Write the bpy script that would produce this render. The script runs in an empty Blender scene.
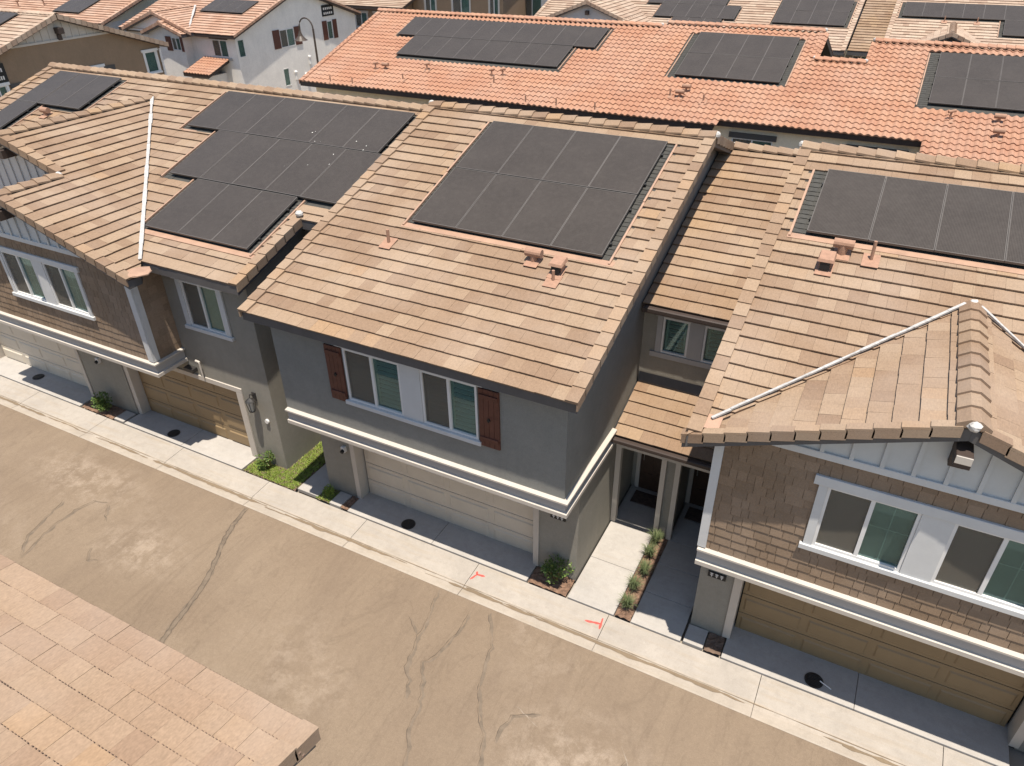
import bpy, bmesh, math, random
from mathutils import Vector, Matrix
rnd = random.Random(7)
sc = bpy.context.scene
COL = sc.collection
V = Vector
# ------------------------------------------------------------------ materials
MATS = {}
def rgb(h):
    c = [int(h[i:i+2], 16)/255 for i in (0, 2, 4)]
    return tuple((x/12.92 if x <= .04045 else ((x+.055)/1.055)**2.4) for x in c) + (1,)
def newmat(name):
    m = bpy.data.materials.new(name); m.use_nodes = True
    nt = m.node_tree; nt.nodes.clear()
    out = nt.nodes.new('ShaderNodeOutputMaterial'); b = nt.nodes.new('ShaderNodeBsdfPrincipled')
    nt.links.new(b.outputs[0], out.inputs[0]); MATS[name] = m
    return m, nt, b, out
def N(nt, t, **kw):
    n = nt.nodes.new(t)
    for k, v in kw.items():
        if k.startswith('i_'):
            key = k[2:]; key = int(key) if key.isdigit() else key.replace('_', ' ')
            n.inputs[key].default_value = v
        else: setattr(n, k, v)
    return n
def noise(nt, scale, detail=5, rough=.6, vec=None, dist=0):
    n = N(nt, 'ShaderNodeTexNoise', i_Scale=scale, i_Detail=detail, i_Roughness=rough, i_Distortion=dist)
    if vec is None: vec = N(nt, 'ShaderNodeTexCoord').outputs['Object']
    nt.links.new(vec, n.inputs['Vector']); return n.outputs['Fac']
def ramp(nt, fac, stops, interp='LINEAR'):
    r = N(nt, 'ShaderNodeValToRGB'); cr = r.color_ramp; cr.interpolation = interp
    while len(cr.elements) < len(stops): cr.elements.new(.5)
    for e, (p, c) in zip(cr.elements, stops):
        e.position = p; e.color = c if len(c) == 4 else tuple(c)+(1,)
    nt.links.new(fac, r.inputs[0]); return r.outputs[0]
def mix(nt, fac, a, b, mode='MIX'):
    m = N(nt, 'ShaderNodeMix', data_type='RGBA', blend_type=mode)
    for sock, v in ((m.inputs[0], fac), (m.inputs[6], a), (m.inputs[7], b)):
        if isinstance(v, (int, float)): sock.default_value = v
        elif isinstance(v, tuple): sock.default_value = v if len(v) == 4 else v+(1,)
        else: nt.links.new(v, sock)
    return m.outputs[2]
def bump(nt, b, h, strength=.3, dist=.01):
    bn = N(nt, 'ShaderNodeBump', i_Strength=strength, i_Distance=dist)
    nt.links.new(h, bn.inputs['Height']); nt.links.new(bn.outputs[0], b.inputs['Normal'])
def g(v): return (v, v, v, 1)
def plain(name, col, rough=.6, metal=0, var=.12, scale=3, bs=0, bscale=120, spec=.4):
    m, nt, b, o = newmat(name)
    f = noise(nt, scale, 6, .65); f2 = noise(nt, scale*14, 4, .6)
    lo = tuple(c*(1-var) for c in col[:3]); hi = tuple(min(1, c*(1+var)) for c in col[:3])
    c1 = ramp(nt, f, [(.3, lo), (.7, hi)])
    c2 = mix(nt, 1.0, c1, ramp(nt, f2, [(.3, g(1-var*.6)), (.7, g(1))]), 'MULTIPLY')
    nt.links.new(c2, b.inputs['Base Color'])
    b.inputs['Roughness'].default_value = rough; b.inputs['Metallic'].default_value = metal
    b.inputs['Specular IOR Level'].default_value = spec
    if bs: bump(nt, b, noise(nt, bscale, 3, .6), bs, .01)
    return m
def tilemat(name, stops, rough=.85):
    m, nt, b, o = newmat(name)
    a = N(nt, 'ShaderNodeAttribute', attribute_name='tone')
    base = ramp(nt, a.outputs['Fac'], stops)
    f = noise(nt, 26, 6, .7); f2 = noise(nt, .5, 4, .6)
    tc = N(nt, 'ShaderNodeTexCoord'); mp = N(nt, 'ShaderNodeMapping'); mp.inputs['Scale'].default_value = (60, 14, 60)
    nt.links.new(tc.outputs['Object'], mp.inputs[0]); f3 = noise(nt, 1, 3, .6, mp.outputs[0])
    c = mix(nt, 1, base, ramp(nt, f, [(.25, g(.84)), (.7, g(1.07))]), 'MULTIPLY')
    c = mix(nt, 1, c, ramp(nt, f3, [(.3, g(.85)), (.7, g(1.08))]), 'MULTIPLY')
    c = mix(nt, ramp(nt, f2, [(.42, g(0)), (.75, g(.25))]), c, (.42, .35, .29, 1))
    nt.links.new(c, b.inputs['Base Color']); b.inputs['Roughness'].default_value = rough
    b.inputs['Specular IOR Level'].default_value = .25
    bump(nt, b, f, .25, .006)
    return m
TAN = [(0, (0.216, 0.139, 0.089)), (.3, (0.247, 0.164, 0.105)), (.55, (0.272, 0.184, 0.119)), (.75, (0.289, 0.202, 0.132)), (.88, (0.307, 0.215, 0.141)), (.95, (0.300, 0.193, 0.114)), (1, (0.317, 0.206, 0.119))]
GOLD = [(0, (0.219, 0.136, 0.083)), (.4, (0.253, 0.166, 0.103)), (.75, (0.281, 0.190, 0.119)), (1, (0.310, 0.204, 0.119))]
ORG = [(0, (0.324, 0.164, 0.102)), (.3, (0.363, 0.185, 0.115)), (.65, (0.387, 0.204, 0.126)), (.9, (0.401, 0.226, 0.144)), (1, (0.357, 0.211, 0.144))]
tilemat('tile_tan', TAN); tilemat('tile_gold', GOLD); tilemat('tile_orange', ORG)
tilemat('tile_pale', [(0, (0.334, 0.189, 0.125)), (.5, (0.396, 0.237, 0.159)), (.8, (0.431, 0.275, 0.194)), (1, (0.458, 0.284, 0.189))])
tilemat('tile_far', [(0, (0.306, 0.205, 0.144)), (.5, (0.374, 0.271, 0.196)), (1, (0.442, 0.336, 0.248))])
tilemat('tile_pink', [(0, (0.254, 0.166, 0.108)), (.35, (0.279, 0.186, 0.121)), (.7, (0.299, 0.205, 0.133)), (.9, (0.314, 0.216, 0.142)), (1, (0.322, 0.210, 0.124))])
tilemat('shingle_brown', [(0, (.2, .137, .088)), (.5, (.23, .158, .102)), (1, (.26, .18, .118))])
plain('deck', (.16, .105, .075), .9)
plain('comp', (.06, .057, .05), .95, var=.2, scale=9, bs=.3)
plain('flash_paint', (.37, .23, .155), .6, var=.15)
plain('fascia', (.09, .083, .08), .6)
plain('fascia_brown', (.05, .034, .027), .6)
plain('soffit', (.17, .15, .13), .8)
def stucco(name, col):
    m, nt, b, o = newmat(name)
    f = noise(nt, 1.1, 6, .65); f2 = noise(nt, 55, 4, .7); f4 = noise(nt, 9, 5, .7)
    tc = N(nt, 'ShaderNodeTexCoord'); mp = N(nt, 'ShaderNodeMapping'); mp.inputs['Scale'].default_value = (5, 5, .5); nt.links.new(tc.outputs['Object'], mp.inputs[0])
    f3 = noise(nt, 1, 5, .65, mp.outputs[0])
    c = ramp(nt, f, [(.3, tuple(x*.92 for x in col)), (.7, tuple(min(1, x*1.06) for x in col))])
    c = mix(nt, ramp(nt, f3, [(.5, g(0)), (.78, g(.3))]), c, tuple(x*.78 for x in col)+(1,))
    c = mix(nt, 1, c, ramp(nt, f2, [(.25, g(.84)), (.75, g(1.08))]), 'MULTIPLY'); c = mix(nt, 1, c, ramp(nt, f4, [(.25, g(.93)), (.75, g(1.05))]), 'MULTIPLY')
    nt.links.new(c, b.inputs['Base Color']); b.inputs['Roughness'].default_value = .95; b.inputs['Specular IOR Level'].default_value = .15
    bump(nt, b, f2, .7, .012)
stucco('stucco_dark', (.15, .145, .14))
stucco('stucco_lite', (.33, .3, .235))
stucco('stucco_mid', (.275, .255, .215))
stucco('stucco_brown', (.27, .19, .125))
stucco('stucco_white', (.74, .7, .64))
stucco('stucco_cream', (.85, .72, .52))
stucco('stucco_shaded', (.235, .228, .205))  # beige house stucco with bluish eave shade put into the colour
plain('white', (.66, .64, .61), .5, var=.05)
plain('white_cool', (.53, .525, .51), .6, var=.05)
plain('trim_warm', (.48, .43, .37), .55, var=.06)
plain('trim_grey', (.36, .345, .33), .6, var=.05)
plain('board', (.47, .475, .465), .6, var=.05)
plain('mortar', (.5, .475, .44), .9, var=.15, scale=12)
plain('valley', (.42, .4, .375), .7, var=.25, scale=14)
plain('garage_beige', (.58, .51, .41), .55, var=.05, scale=2)
plain('garage_brown', (.26, .18, .095), .5, var=.07, scale=2)
plain('shutter_red', (.11, .04, .026), .55, var=.2, scale=8)
plain('shutter_grey', (.07, .065, .06), .6)
plain('door_brown', (.05, .028, .018), .5, var=.2, scale=8)
plain('black', (.012, .012, .012), .6)
plain('iron', (.035, .032, .03), .45, var=.2, scale=20)
plain('bronze', (.06, .042, .03), .5)
plain('metal_grey', (.3, .3, .29), .45, .6)
plain('room', (.09, .09, .08), .9); plain('dark_room', (.025, .028, .026), .9)
plain('blind', (.75, .74, .69), .7)
plain('blind_dim', (.36, .38, .34), .8)
plain('rug', (.09, .06, .045), .95, var=.5, scale=12)
plain('terracotta', (.33, .19, .125), .8, var=.15, scale=12)
plain('mulch', (.2, .12, .078), .95, var=.5, scale=14, bs=.8, bscale=40)
plain('soil_dark', (.15, .1, .07), .95, var=.4, scale=14, bs=.8, bscale=40)
plain('red_paint', (.62, .09, .07), .8, var=.25, scale=30)
plain('joint', (.16, .14, .12), .95)
plain('ground', (.3, .26, .21), .95, var=.2, scale=.2)
plain('lamp_glass', (.5, .5, .46), .3)
# photovoltaic face: dark cells, fine grid
def mk_pv():
    m, nt, b, o = newmat('pv')
    tc = N(nt, 'ShaderNodeTexCoord')
    w1 = N(nt, 'ShaderNodeTexWave', i_Scale=14.0, i_Distortion=0); w1.bands_direction = 'X'
    w2 = N(nt, 'ShaderNodeTexWave', i_Scale=11.0, i_Distortion=0); w2.bands_direction = 'Y'
    for w in (w1, w2): nt.links.new(tc.outputs['Object'], w.inputs['Vector'])
    f = noise(nt, 1.1, 4, .6); f2 = noise(nt, 9, 5, .7)
    c = ramp(nt, f, [(.3, (.028, .0225, .0185)), (.7, (.041, .0335, .028))])
    c = mix(nt, ramp(nt, w1.outputs['Fac'], [(.7, g(0)), (1, g(.6))]), c, (.1, .085, .072, 1))
    c = mix(nt, ramp(nt, w2.outputs['Fac'], [(.7, g(0)), (1, g(.55))]), c, (.1, .085, .072, 1))
    c = mix(nt, ramp(nt, f2, [(.45, g(0)), (.8, g(.4))]), c, (.085, .073, .062, 1))
    nt.links.new(c, b.inputs['Base Color']); b.inputs['Roughness'].default_value = .42
    b.inputs['Specular IOR Level'].default_value = .2
mk_pv()
plain('pv_frame', (.105, .092, .08), .45, var=.1)
plain('pv_rail', (.02, .02, .02), .6)
plain('splat', (.7, .68, .62), .9)
def mk_concrete(name, col, dirt=.3):
    m, nt, b, o = newmat(name)
    f = noise(nt, .9, 8, .7, dist=.4); f2 = noise(nt, 7, 6, .7); f3 = noise(nt, 60, 3, .6)
    tc = N(nt, 'ShaderNodeTexCoord'); mp = N(nt, 'ShaderNodeMapping'); mp.inputs['Scale'].default_value = (.5, 5, 1)
    nt.links.new(tc.outputs['Object'], mp.inputs[0]); f4 = noise(nt, 1.4, 5, .65, mp.outputs[0])
    c = ramp(nt, f, [(.3, tuple(x*.86 for x in col)), (.7, tuple(x*1.06 for x in col))])
    c = mix(nt, ramp(nt, f4, [(.5, g(0)), (.8, g(dirt))]), c, (.3, .23, .15, 1))
    c = mix(nt, ramp(nt, f2, [(.48, g(0)), (.72, g(.5))]), c, tuple(x*.74 for x in col)+(1,))
    c = mix(nt, ramp(nt, noise(nt, 2.6, 7, .75, dist=.6), [(.52, g(0)), (.72, g(.4))]), c, tuple(x*1.2 for x in col)+(1,))
    c = mix(nt, 1, c, ramp(nt, f3, [(.3, g(.92)), (.7, g(1.05))]), 'MULTIPLY')
    nt.links.new(c, b.inputs['Base Color']); b.inputs['Roughness'].default_value = .92
    b.inputs['Specular IOR Level'].default_value = .2
    bump(nt, b, f3, .15, .004)
mk_concrete('concrete', (.36, .32, .275), .5); mk_concrete('concrete_new', (.39, .36, .325), .2)
mk_concrete('gutter', (.37, .32, .265), .6); mk_concrete('gutter_dirt', (.2, .15, .1), .3)
def mk_asphalt():
    m, nt, b, o = newmat('asphalt')
    f = noise(nt, .22, 6, .65, dist=.5); f2 = noise(nt, 2.3, 9, .74, dist=.15); f3 = noise(nt, 190, 2, .7); f5 = noise(nt, 40, 4, .7)
    tc = N(nt, 'ShaderNodeTexCoord'); mp = N(nt, 'ShaderNodeMapping'); mp.inputs['Scale'].default_value = (1.6, .35, 1); mp.inputs['Rotation'].default_value = (0, 0, .25)
    nt.links.new(tc.outputs['Object'], mp.inputs[0]); f4 = noise(nt, .8, 7, .7, mp.outputs[0], .6)
    c = ramp(nt, f, [(.3, (.195, .145, .102)), (.7, (.228, .174, .124))])
    c = mix(nt, ramp(nt, f4, [(.45, g(0)), (.7, g(.45))]), c, (.158, .117, .085, 1))
    # chalky worn patches, strongest in blotches
    pm = N(nt, 'ShaderNodeMath', operation='MULTIPLY')
    msk = ramp(nt, noise(nt, .3, 3, .5), [(.56, g(0)), (.7, g(.6))])
    for px, py, rx, ry in ((-16.6, 7.7, 2.6, 1.0), (-2.3, 6.3, 1.9, 1.6), (-13.2, 6.6, 1.6, .9)):   # worn patches of dried silt
        m2 = N(nt, 'ShaderNodeMapping', vector_type='POINT'); m2.inputs['Location'].default_value = (-px/rx, -py/ry, 0); m2.inputs['Scale'].default_value = (1/rx, 1/ry, 1); nt.links.new(tc.outputs['Object'], m2.inputs[0])
        ln = N(nt, 'ShaderNodeVectorMath', operation='LENGTH'); nt.links.new(m2.outputs[0], ln.inputs[0])
        msk = mix(nt, 1.0, msk, ramp(nt, ln.outputs['Value'], [(.25, g(.95)), (1, g(0))]), 'LIGHTEN')
    nt.links.new(msk, pm.inputs[0])
    nt.links.new(ramp(nt, f2, [(.45, g(0)), (.6, g(.85))]), pm.inputs[1])
    c = mix(nt, pm.outputs[0], c, (.31, .245, .185, 1))
    c = mix(nt, 1, c, ramp(nt, f3, [(.3, g(.78)), (.7, g(1.18))]), 'MULTIPLY')
    c = mix(nt, 1, c, ramp(nt, f5, [(.3, g(.9)), (.7, g(1.08))]), 'MULTIPLY')
    c = mix(nt, 1, c, ramp(nt, noise(nt, 11, 6, .75, dist=.4), [(.28, g(.92)), (.72, g(1.06))]), 'MULTIPLY')
    # wet-edge tide marks: thin contour lines of a slow noise, drawn out down the fall of the lane
    tn = noise(nt, .42, 5, .55, mp.outputs[0], 1.2)
    ed = N(nt, 'ShaderNodeMath', operation='PINGPONG'); ed.inputs[1].default_value = .06; nt.links.new(tn, ed.inputs[0])
    c = mix(nt, ramp(nt, ed.outputs[0], [(.0, g(.16)), (.004, g(.1)), (.01, g(0))]), c, (.085, .062, .045, 1))
    nt.links.new(c, b.inputs['Base Color']); b.inputs['Roughness'].default_value = .95
    b.inputs['Specular IOR Level'].default_value = .15
    bump(nt, b, f3, .4, .006)
mk_asphalt()
plain('crack', (.115, .086, .062), .95, var=.3, scale=5)
plain('crack_stain', (.165, .127, .092), .95, var=.25, scale=5)
plain('chalk', (.29, .235, .18), .95, var=.3, scale=9)
def mk_leaf(name, a, b_):
    m, nt, b, o = newmat(name)
    at = N(nt, 'ShaderNodeAttribute', attribute_name='tone')
    nt.links.new(ramp(nt, at.outputs['Fac'], [(0, a), (1, b_)]), b.inputs['Base Color'])
    b.inputs['Roughness'].default_value = .6
    b.inputs['Subsurface Weight'].default_value = 0
mk_leaf('leaf', (.04, .085, .015), (.17, .24, .05)); mk_leaf('grass', (.13, .2, .025), (.3, .37, .06)); mk_leaf('lomandra', (.06, .09, .035), (.2, .23, .1))
mk_leaf('leaf_dry', (.11, .07, .02), (.2, .18, .05))
def mk_glass(name, tint):
    m, nt, b, o = newmat(name); nt.nodes.remove(b)
    t = N(nt, 'ShaderNodeBsdfTransparent'); t.inputs[0].default_value = tint
    gl = N(nt, 'ShaderNodeBsdfGlossy', i_Roughness=.02); gl.inputs[0].default_value = (.7, .88, .9, 1)
    lw = N(nt, 'ShaderNodeLayerWeight', i_Blend=.5); pw_ = N(nt, 'ShaderNodeMath', operation='POWER'); pw_.inputs[1].default_value = 3; nt.links.new(lw.outputs['Facing'], pw_.inputs[0]); fr = N(nt, 'ShaderNodeMath', operation='MULTIPLY_ADD'); nt.links.new(pw_.outputs[0], fr.inputs[0]); fr.inputs[1].default_value = .6; fr.inputs[2].default_value = .06; mx = N(nt, 'ShaderNodeMixShader')
    f = noise(nt, .7, 2); bn = N(nt, 'ShaderNodeBump', i_Strength=.05, i_Distance=.02)
    nt.links.new(f, bn.inputs['Height']); nt.links.new(bn.outputs[0], gl.inputs['Normal'])
    nt.links.new(fr.outputs[0], mx.inputs[0]); nt.links.new(t.outputs[0], mx.inputs[1]); nt.links.new(gl.outputs[0], mx.inputs[2])
    df = N(nt, 'ShaderNodeBsdfDiffuse'); df.inputs[0].default_value = (.24, .32, .31, 1); m2 = N(nt, 'ShaderNodeMixShader'); m2.inputs[0].default_value = .1
    nt.links.new(mx.outputs[0], m2.inputs[1]); nt.links.new(df.outputs[0], m2.inputs[2]); nt.links.new(m2.outputs[0], o.inputs[0])
mk_glass('glass', (.62, .73, .7, 1))

def mk_screen():
    m, nt, b, o = newmat('screen'); t = N(nt, 'ShaderNodeBsdfTransparent'); mx = N(nt, 'ShaderNodeMixShader'); mx.inputs[0].default_value = .45
    b.inputs['Base Color'].default_value = (.17, .145, .115, 1); b.inputs['Roughness'].default_value = .8
    nt.links.new(t.outputs[0], mx.inputs[1]); nt.links.new(b.outputs[0], mx.inputs[2]); nt.links.new(mx.outputs[0], o.inputs[0])
mk_screen()
# ------------------------------------------------------------------ mesh builder
class MB:
    def __init__(s): s.v = []; s.f = []; s.m = []; s.t = []; s.mats = []; s.M = None
    def mi(s, mat):
        if mat not in s.mats: s.mats.append(mat)
        return s.mats.index(mat)
    def face(s, pts, mat, tone=.5):
        i = len(s.v)
        for p in pts:
            p = V(p); s.v.append(s.M @ p if s.M else p)
        s.f.append(tuple(range(i, i+len(pts)))); s.m.append(s.mi(mat)); s.t.append(tone)
    def hexa(s, b, t, mat, tone=.5, bottom=True):     # b,t: 4 points each, ccw seen from above
        s.face(t, mat, tone)
        if bottom: s.face(b[::-1], mat, tone)
        n = len(b)
        for k in range(n): s.face([b[k], b[(k+1) % n], t[(k+1) % n], t[k]], mat, tone)
    def box(s, x0, x1, y0, y1, z0, z1, mat, tone=.5, bv=0):
        if bv:
            e = bv
            lay = [[(x0+e, y0+e, z0), (x1-e, y0+e, z0), (x1-e, y1-e, z0), (x0+e, y1-e, z0)], [(x0, y0, z0+e), (x1, y0, z0+e), (x1, y1, z0+e), (x0, y1, z0+e)],
                   [(x0, y0, z1-e), (x1, y0, z1-e), (x1, y1, z1-e), (x0, y1, z1-e)], [(x0+e, y0+e, z1), (x1-e, y0+e, z1), (x1-e, y1-e, z1), (x0+e, y1-e, z1)]]
            s.face(lay[0][::-1], mat, tone); s.face(lay[3], mat, tone)
            for a, b in zip(lay, lay[1:]):
                for k in range(4): s.face([a[k], a[(k+1) % 4], b[(k+1) % 4], b[k]], mat, tone)
            return
        b = [(x0, y0, z0), (x1, y0, z0), (x1, y1, z0), (x0, y1, z0)]; t = [(x, y, z1) for x, y, z in b]
        s.hexa(b, t, mat, tone)
    def tube(s, pts, r, mat, n=8, cap=True, tone=.5):
        pts = [V(p) for p in pts]; rs = r if isinstance(r, (list, tuple)) else [r]*len(pts); rings = []
        for i, p in enumerate(pts):
            d = (pts[min(i+1, len(pts)-1)]-pts[max(i-1, 0)]).normalized()
            a = d.cross(V((0, 0, 1))) if abs(d.z) < .95 else d.cross(V((1, 0, 0)))
            a.normalize(); b = d.cross(a)
            rings.append([p+(a*math.cos(2*math.pi*k/n)+b*math.sin(2*math.pi*k/n))*rs[i] for k in range(n)])
        for A, B in zip(rings, rings[1:]):
            for k in range(n): s.face([A[k], A[(k+1) % n], B[(k+1) % n], B[k]], mat, tone)
        if cap: s.face(rings[0][::-1], mat, tone); s.face(rings[-1], mat, tone)
    def disc(s, c, r, h, mat, n=20):
        b = [(c[0]+r*math.cos(2*math.pi*k/n), c[1]+r*math.sin(2*math.pi*k/n), c[2]) for k in range(n)]
        s.hexa(b, [(x, y, c[2]+h) for x, y, z in b], mat)
    def blob(s, c, rx, ry, rz, mat, n=8, jit=.12):
        c = V(c); rings = []
        for i in range(1, 5):
            th = math.pi*i/5
            rings.append([c+V((rx*math.sin(th)*math.cos(2*math.pi*k/n), ry*math.sin(th)*math.sin(2*math.pi*k/n), rz*math.cos(th)))*(1+rnd.uniform(-jit, jit)) for k in range(n)])
        top, bot = c+V((0, 0, rz)), c-V((0, 0, rz))
        for k in range(n):
            s.face([top, rings[0][k], rings[0][(k+1) % n]], mat); s.face([bot, rings[-1][(k+1) % n], rings[-1][k]], mat)
        for A, B in zip(rings, rings[1:]):
            for k in range(n): s.face([A[k], B[k], B[(k+1) % n], A[(k+1) % n]], mat)
    def ribbon(s, pts, w, z, mat, jit=.3):
        L = []; R = []
        for i, p in enumerate(pts):
            a = pts[max(i-1, 0)]; b = pts[min(i+1, len(pts)-1)]
            d = V((b[0]-a[0], b[1]-a[1], 0)); d.normalize(); n = V((-d.y, d.x, 0))
            ww = w*(1+rnd.uniform(-jit, jit))*(.3 if i in (0, len(pts)-1) else 1)
            L.append(V((p[0], p[1], z))+n*ww); R.append(V((p[0], p[1], z))-n*ww)
        for i in range(len(pts)-1): s.face([R[i], R[i+1], L[i+1], L[i]], mat)
    def build(s, name, parent=None, smooth=False):
        me = bpy.data.meshes.new(name); me.from_pydata([tuple(p) for p in s.v], [], s.f)
        for mt in s.mats: me.materials.append(MATS[mt])
        me.polygons.foreach_set('material_index', s.m)
        a = me.attributes.new('tone', 'FLOAT', 'FACE'); a.data.foreach_set('value', s.t)
        if smooth: me.polygons.foreach_set('use_smooth', [True]*len(s.f))
        me.update(); o = bpy.data.objects.new(name, me); COL.objects.link(o)
        if parent:
            o.parent = parent; o.matrix_parent_inverse = Matrix.Translation(-WLOC[parent.name])
        WLOC[o.name] = V((0, 0, 0))
        return o
WLOC = {}
def thing(name, label, cat, loc, group=None):
    o = bpy.data.objects.new(name, None); COL.objects.link(o); o.location = loc; o.empty_display_size = .2
    o['label'] = label; o['category'] = cat
    if group: o['group'] = group
    WLOC[o.name] = V(loc); return o
def tag(o, label, cat, group=None):
    o['label'] = label; o['category'] = cat
    if group: o['group'] = group
    return o
def struct(o, kind='structure'): o['kind'] = kind; return o
def densify(pts, step=.12, jit=.04):
    out = []
    for (a, b) in zip(pts, pts[1:]):
        d = math.hypot(b[0]-a[0], b[1]-a[1]); n = max(1, int(d/step))
        for k in range(n):
            t = k/n; out.append((a[0]+(b[0]-a[0])*t+rnd.uniform(-jit, jit), a[1]+(b[1]-a[1])*t+rnd.uniform(-jit, jit)))
    out.append(pts[-1]); return out
# ------------------------------------------------------------------ roofs
def clip(poly, cp):
    out = poly
    for i in range(len(cp)):
        a, b = cp[i], cp[(i+1) % len(cp)]; inp = out; out = []
        if not inp: return []
        side = lambda p: (b[0]-a[0])*(p[1]-a[1])-(b[1]-a[1])*(p[0]-a[0])
        for j in range(len(inp)):
            p, q = inp[j], inp[(j+1) % len(inp)]; sp, sq = side(p), side(q)
            if sp >= 0: out.append(p)
            if (sp >= 0) != (sq >= 0):
                t = sp/(sp-sq); out.append((p[0]+(q[0]-p[0])*t, p[1]+(q[1]-p[1])*t))
    return out
class Plane:
    """roof plane: O eave origin, U along the eave, Vd up the slope; U x Vd points up and out"""
    def __init__(s, O, U, Vd):
        s.O = V(O); s.U = V(U).normalized(); s.V = V(Vd).normalized(); s.N = s.U.cross(s.V)
    def p(s, u, v, h=0): return s.O+s.U*u+s.V*v+s.N*h
    def uv(s, x, y):      # plan position to plane coordinates
        ux, uy, vx, vy = s.U.x, s.U.y, s.V.x, s.V.y; dx, dy = x-s.O.x, y-s.O.y; det = ux*vy-uy*vx
        return ((dx*vy-dy*vx)/det, (ux*dy-uy*dx)/det)
TH = .052
def lay_tiles(mb, pl, poly, mat='tile_tan', tw=.3, ex=.32, holes=(), curved=False, streak=.5, th=TH, lugs=False):
    area = sum(poly[i][0]*poly[(i+1) % len(poly)][1]-poly[(i+1) % len(poly)][0]*poly[i][1] for i in range(len(poly)))
    if area < 0: poly = poly[::-1]
    us = [p[0] for p in poly]; vs = [p[1] for p in poly]
    r0, r1 = int(math.floor(min(vs)/ex)), int(math.ceil(max(vs)/ex))
    for r in range(r0, r1):
        v0, v1 = r*ex, r*ex+ex*1.06
        off = 0 if curved else (r % 2)*tw*.5
        c0, c1 = int(math.floor((min(us)-off)/tw)), int(math.ceil((max(us)-off)/tw))
        prev = rnd.random()
        for c in range(c0, c1):
            u0 = c*tw+off; u1 = u0+tw
            uc, vc = (u0+u1)/2, v0+ex/2
            if curved and any(h[0] < uc < h[1] and h[2] < vc < h[3] for h in holes): continue
            if rnd.random() > streak: prev = rnd.random()
            tone = min(1, max(0, prev*.86+rnd.uniform(0, .14)))
            if curved:
                if not (min(us)-.02 <= uc <= max(us)+.02 and vc <= max(vs)): continue
                n = 6; jz = rnd.uniform(-.006, .006)
                tone = .25+.5*prev+rnd.uniform(-.12, .12); prof = [(u0+tw*k/n, .033*math.sin(math.pi*2*(k/n)-.6)+.033) for k in range(n+1)]
                v1c = min(v1, max(vs))
                for (a, ha), (b, hb) in zip(prof, prof[1:]):
                    mb.face([pl.p(a, v0, ha+th*.8+jz), pl.p(b, v0, hb+th*.8+jz), pl.p(b, v1c, hb+.006), pl.p(a, v1c, ha+.006)], mat, tone)
                    mb.face([pl.p(a, v0, ha*.5), pl.p(b, v0, hb*.5), pl.p(b, v0, hb+th*.8+jz), pl.p(a, v0, ha+th*.8+jz)], mat, tone)
                continue
            gp = .0012
            q = clip([(u0+gp, v0), (u1-gp, v0), (u1-gp, v1), (u0+gp, v1)], poly)
            if len(q) < 3: continue
            qs = [q]
            for h in holes:
                nq = []
                for q in qs:
                    if max(p[0] for p in q) <= h[0] or min(p[0] for p in q) >= h[1] or max(p[1] for p in q) <= h[2] or min(p[1] for p in q) >= h[3]: nq.append(q); continue
                    B = 99
                    for r_ in ([(-B, -B), (h[0], -B), (h[0], B), (-B, B)], [(h[1], -B), (B, -B), (B, B), (h[1], B)], [(h[0], -B), (h[1], -B), (h[1], h[2]), (h[0], h[2])], [(h[0], h[3]), (h[1], h[3]), (h[1], B), (h[0], B)]):
                        c_ = clip(q, r_)
                        if len(c_) > 2: nq.append(c_)
                qs = nq
            jz = rnd.uniform(-.004, .004); sk = rnd.uniform(-.004, .004); jv = rnd.uniform(-.004, .004)
            lift = lambda p: (th+jz)*(1-(p[1]-v0)/ex)+.012*((p[1]-v0)/ex)+sk*(p[0]-uc)/tw
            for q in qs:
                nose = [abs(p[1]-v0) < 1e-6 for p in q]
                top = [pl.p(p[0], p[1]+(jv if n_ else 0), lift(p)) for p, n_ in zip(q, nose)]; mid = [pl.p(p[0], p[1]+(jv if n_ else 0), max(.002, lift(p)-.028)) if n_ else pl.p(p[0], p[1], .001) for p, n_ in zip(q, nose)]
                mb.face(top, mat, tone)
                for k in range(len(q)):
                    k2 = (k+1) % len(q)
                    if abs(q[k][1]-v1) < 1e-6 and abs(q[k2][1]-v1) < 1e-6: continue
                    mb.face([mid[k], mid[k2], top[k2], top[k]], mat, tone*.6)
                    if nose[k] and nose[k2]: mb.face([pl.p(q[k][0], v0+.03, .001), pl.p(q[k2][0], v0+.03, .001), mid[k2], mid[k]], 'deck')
                if lugs and any(nose):
                    x = u0+.025
                    while x < u1-.02:
                        mb.hexa([pl.p(x, v0-.024, .008), pl.p(x+.016, v0-.024, .008), pl.p(x+.016, v0+.002, .008), pl.p(x, v0+.002, .008)], [pl.p(x, v0-.024, th-.02), pl.p(x+.016, v0-.024, th-.02), pl.p(x+.016, v0+.002, th-.028), pl.p(x, v0+.002, th-.028)], 'deck'); x += .046
def slab(mb, pl, poly, th, mat, top=-.004):
    area = sum(poly[i][0]*poly[(i+1) % len(poly)][1]-poly[(i+1) % len(poly)][0]*poly[i][1] for i in range(len(poly)))
    if area < 0: poly = poly[::-1]
    dz = V((0, 0, -th))
    t = [pl.p(u, v, top) for u, v in poly]; mb.hexa([p+dz for p in t], t, mat)
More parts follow.
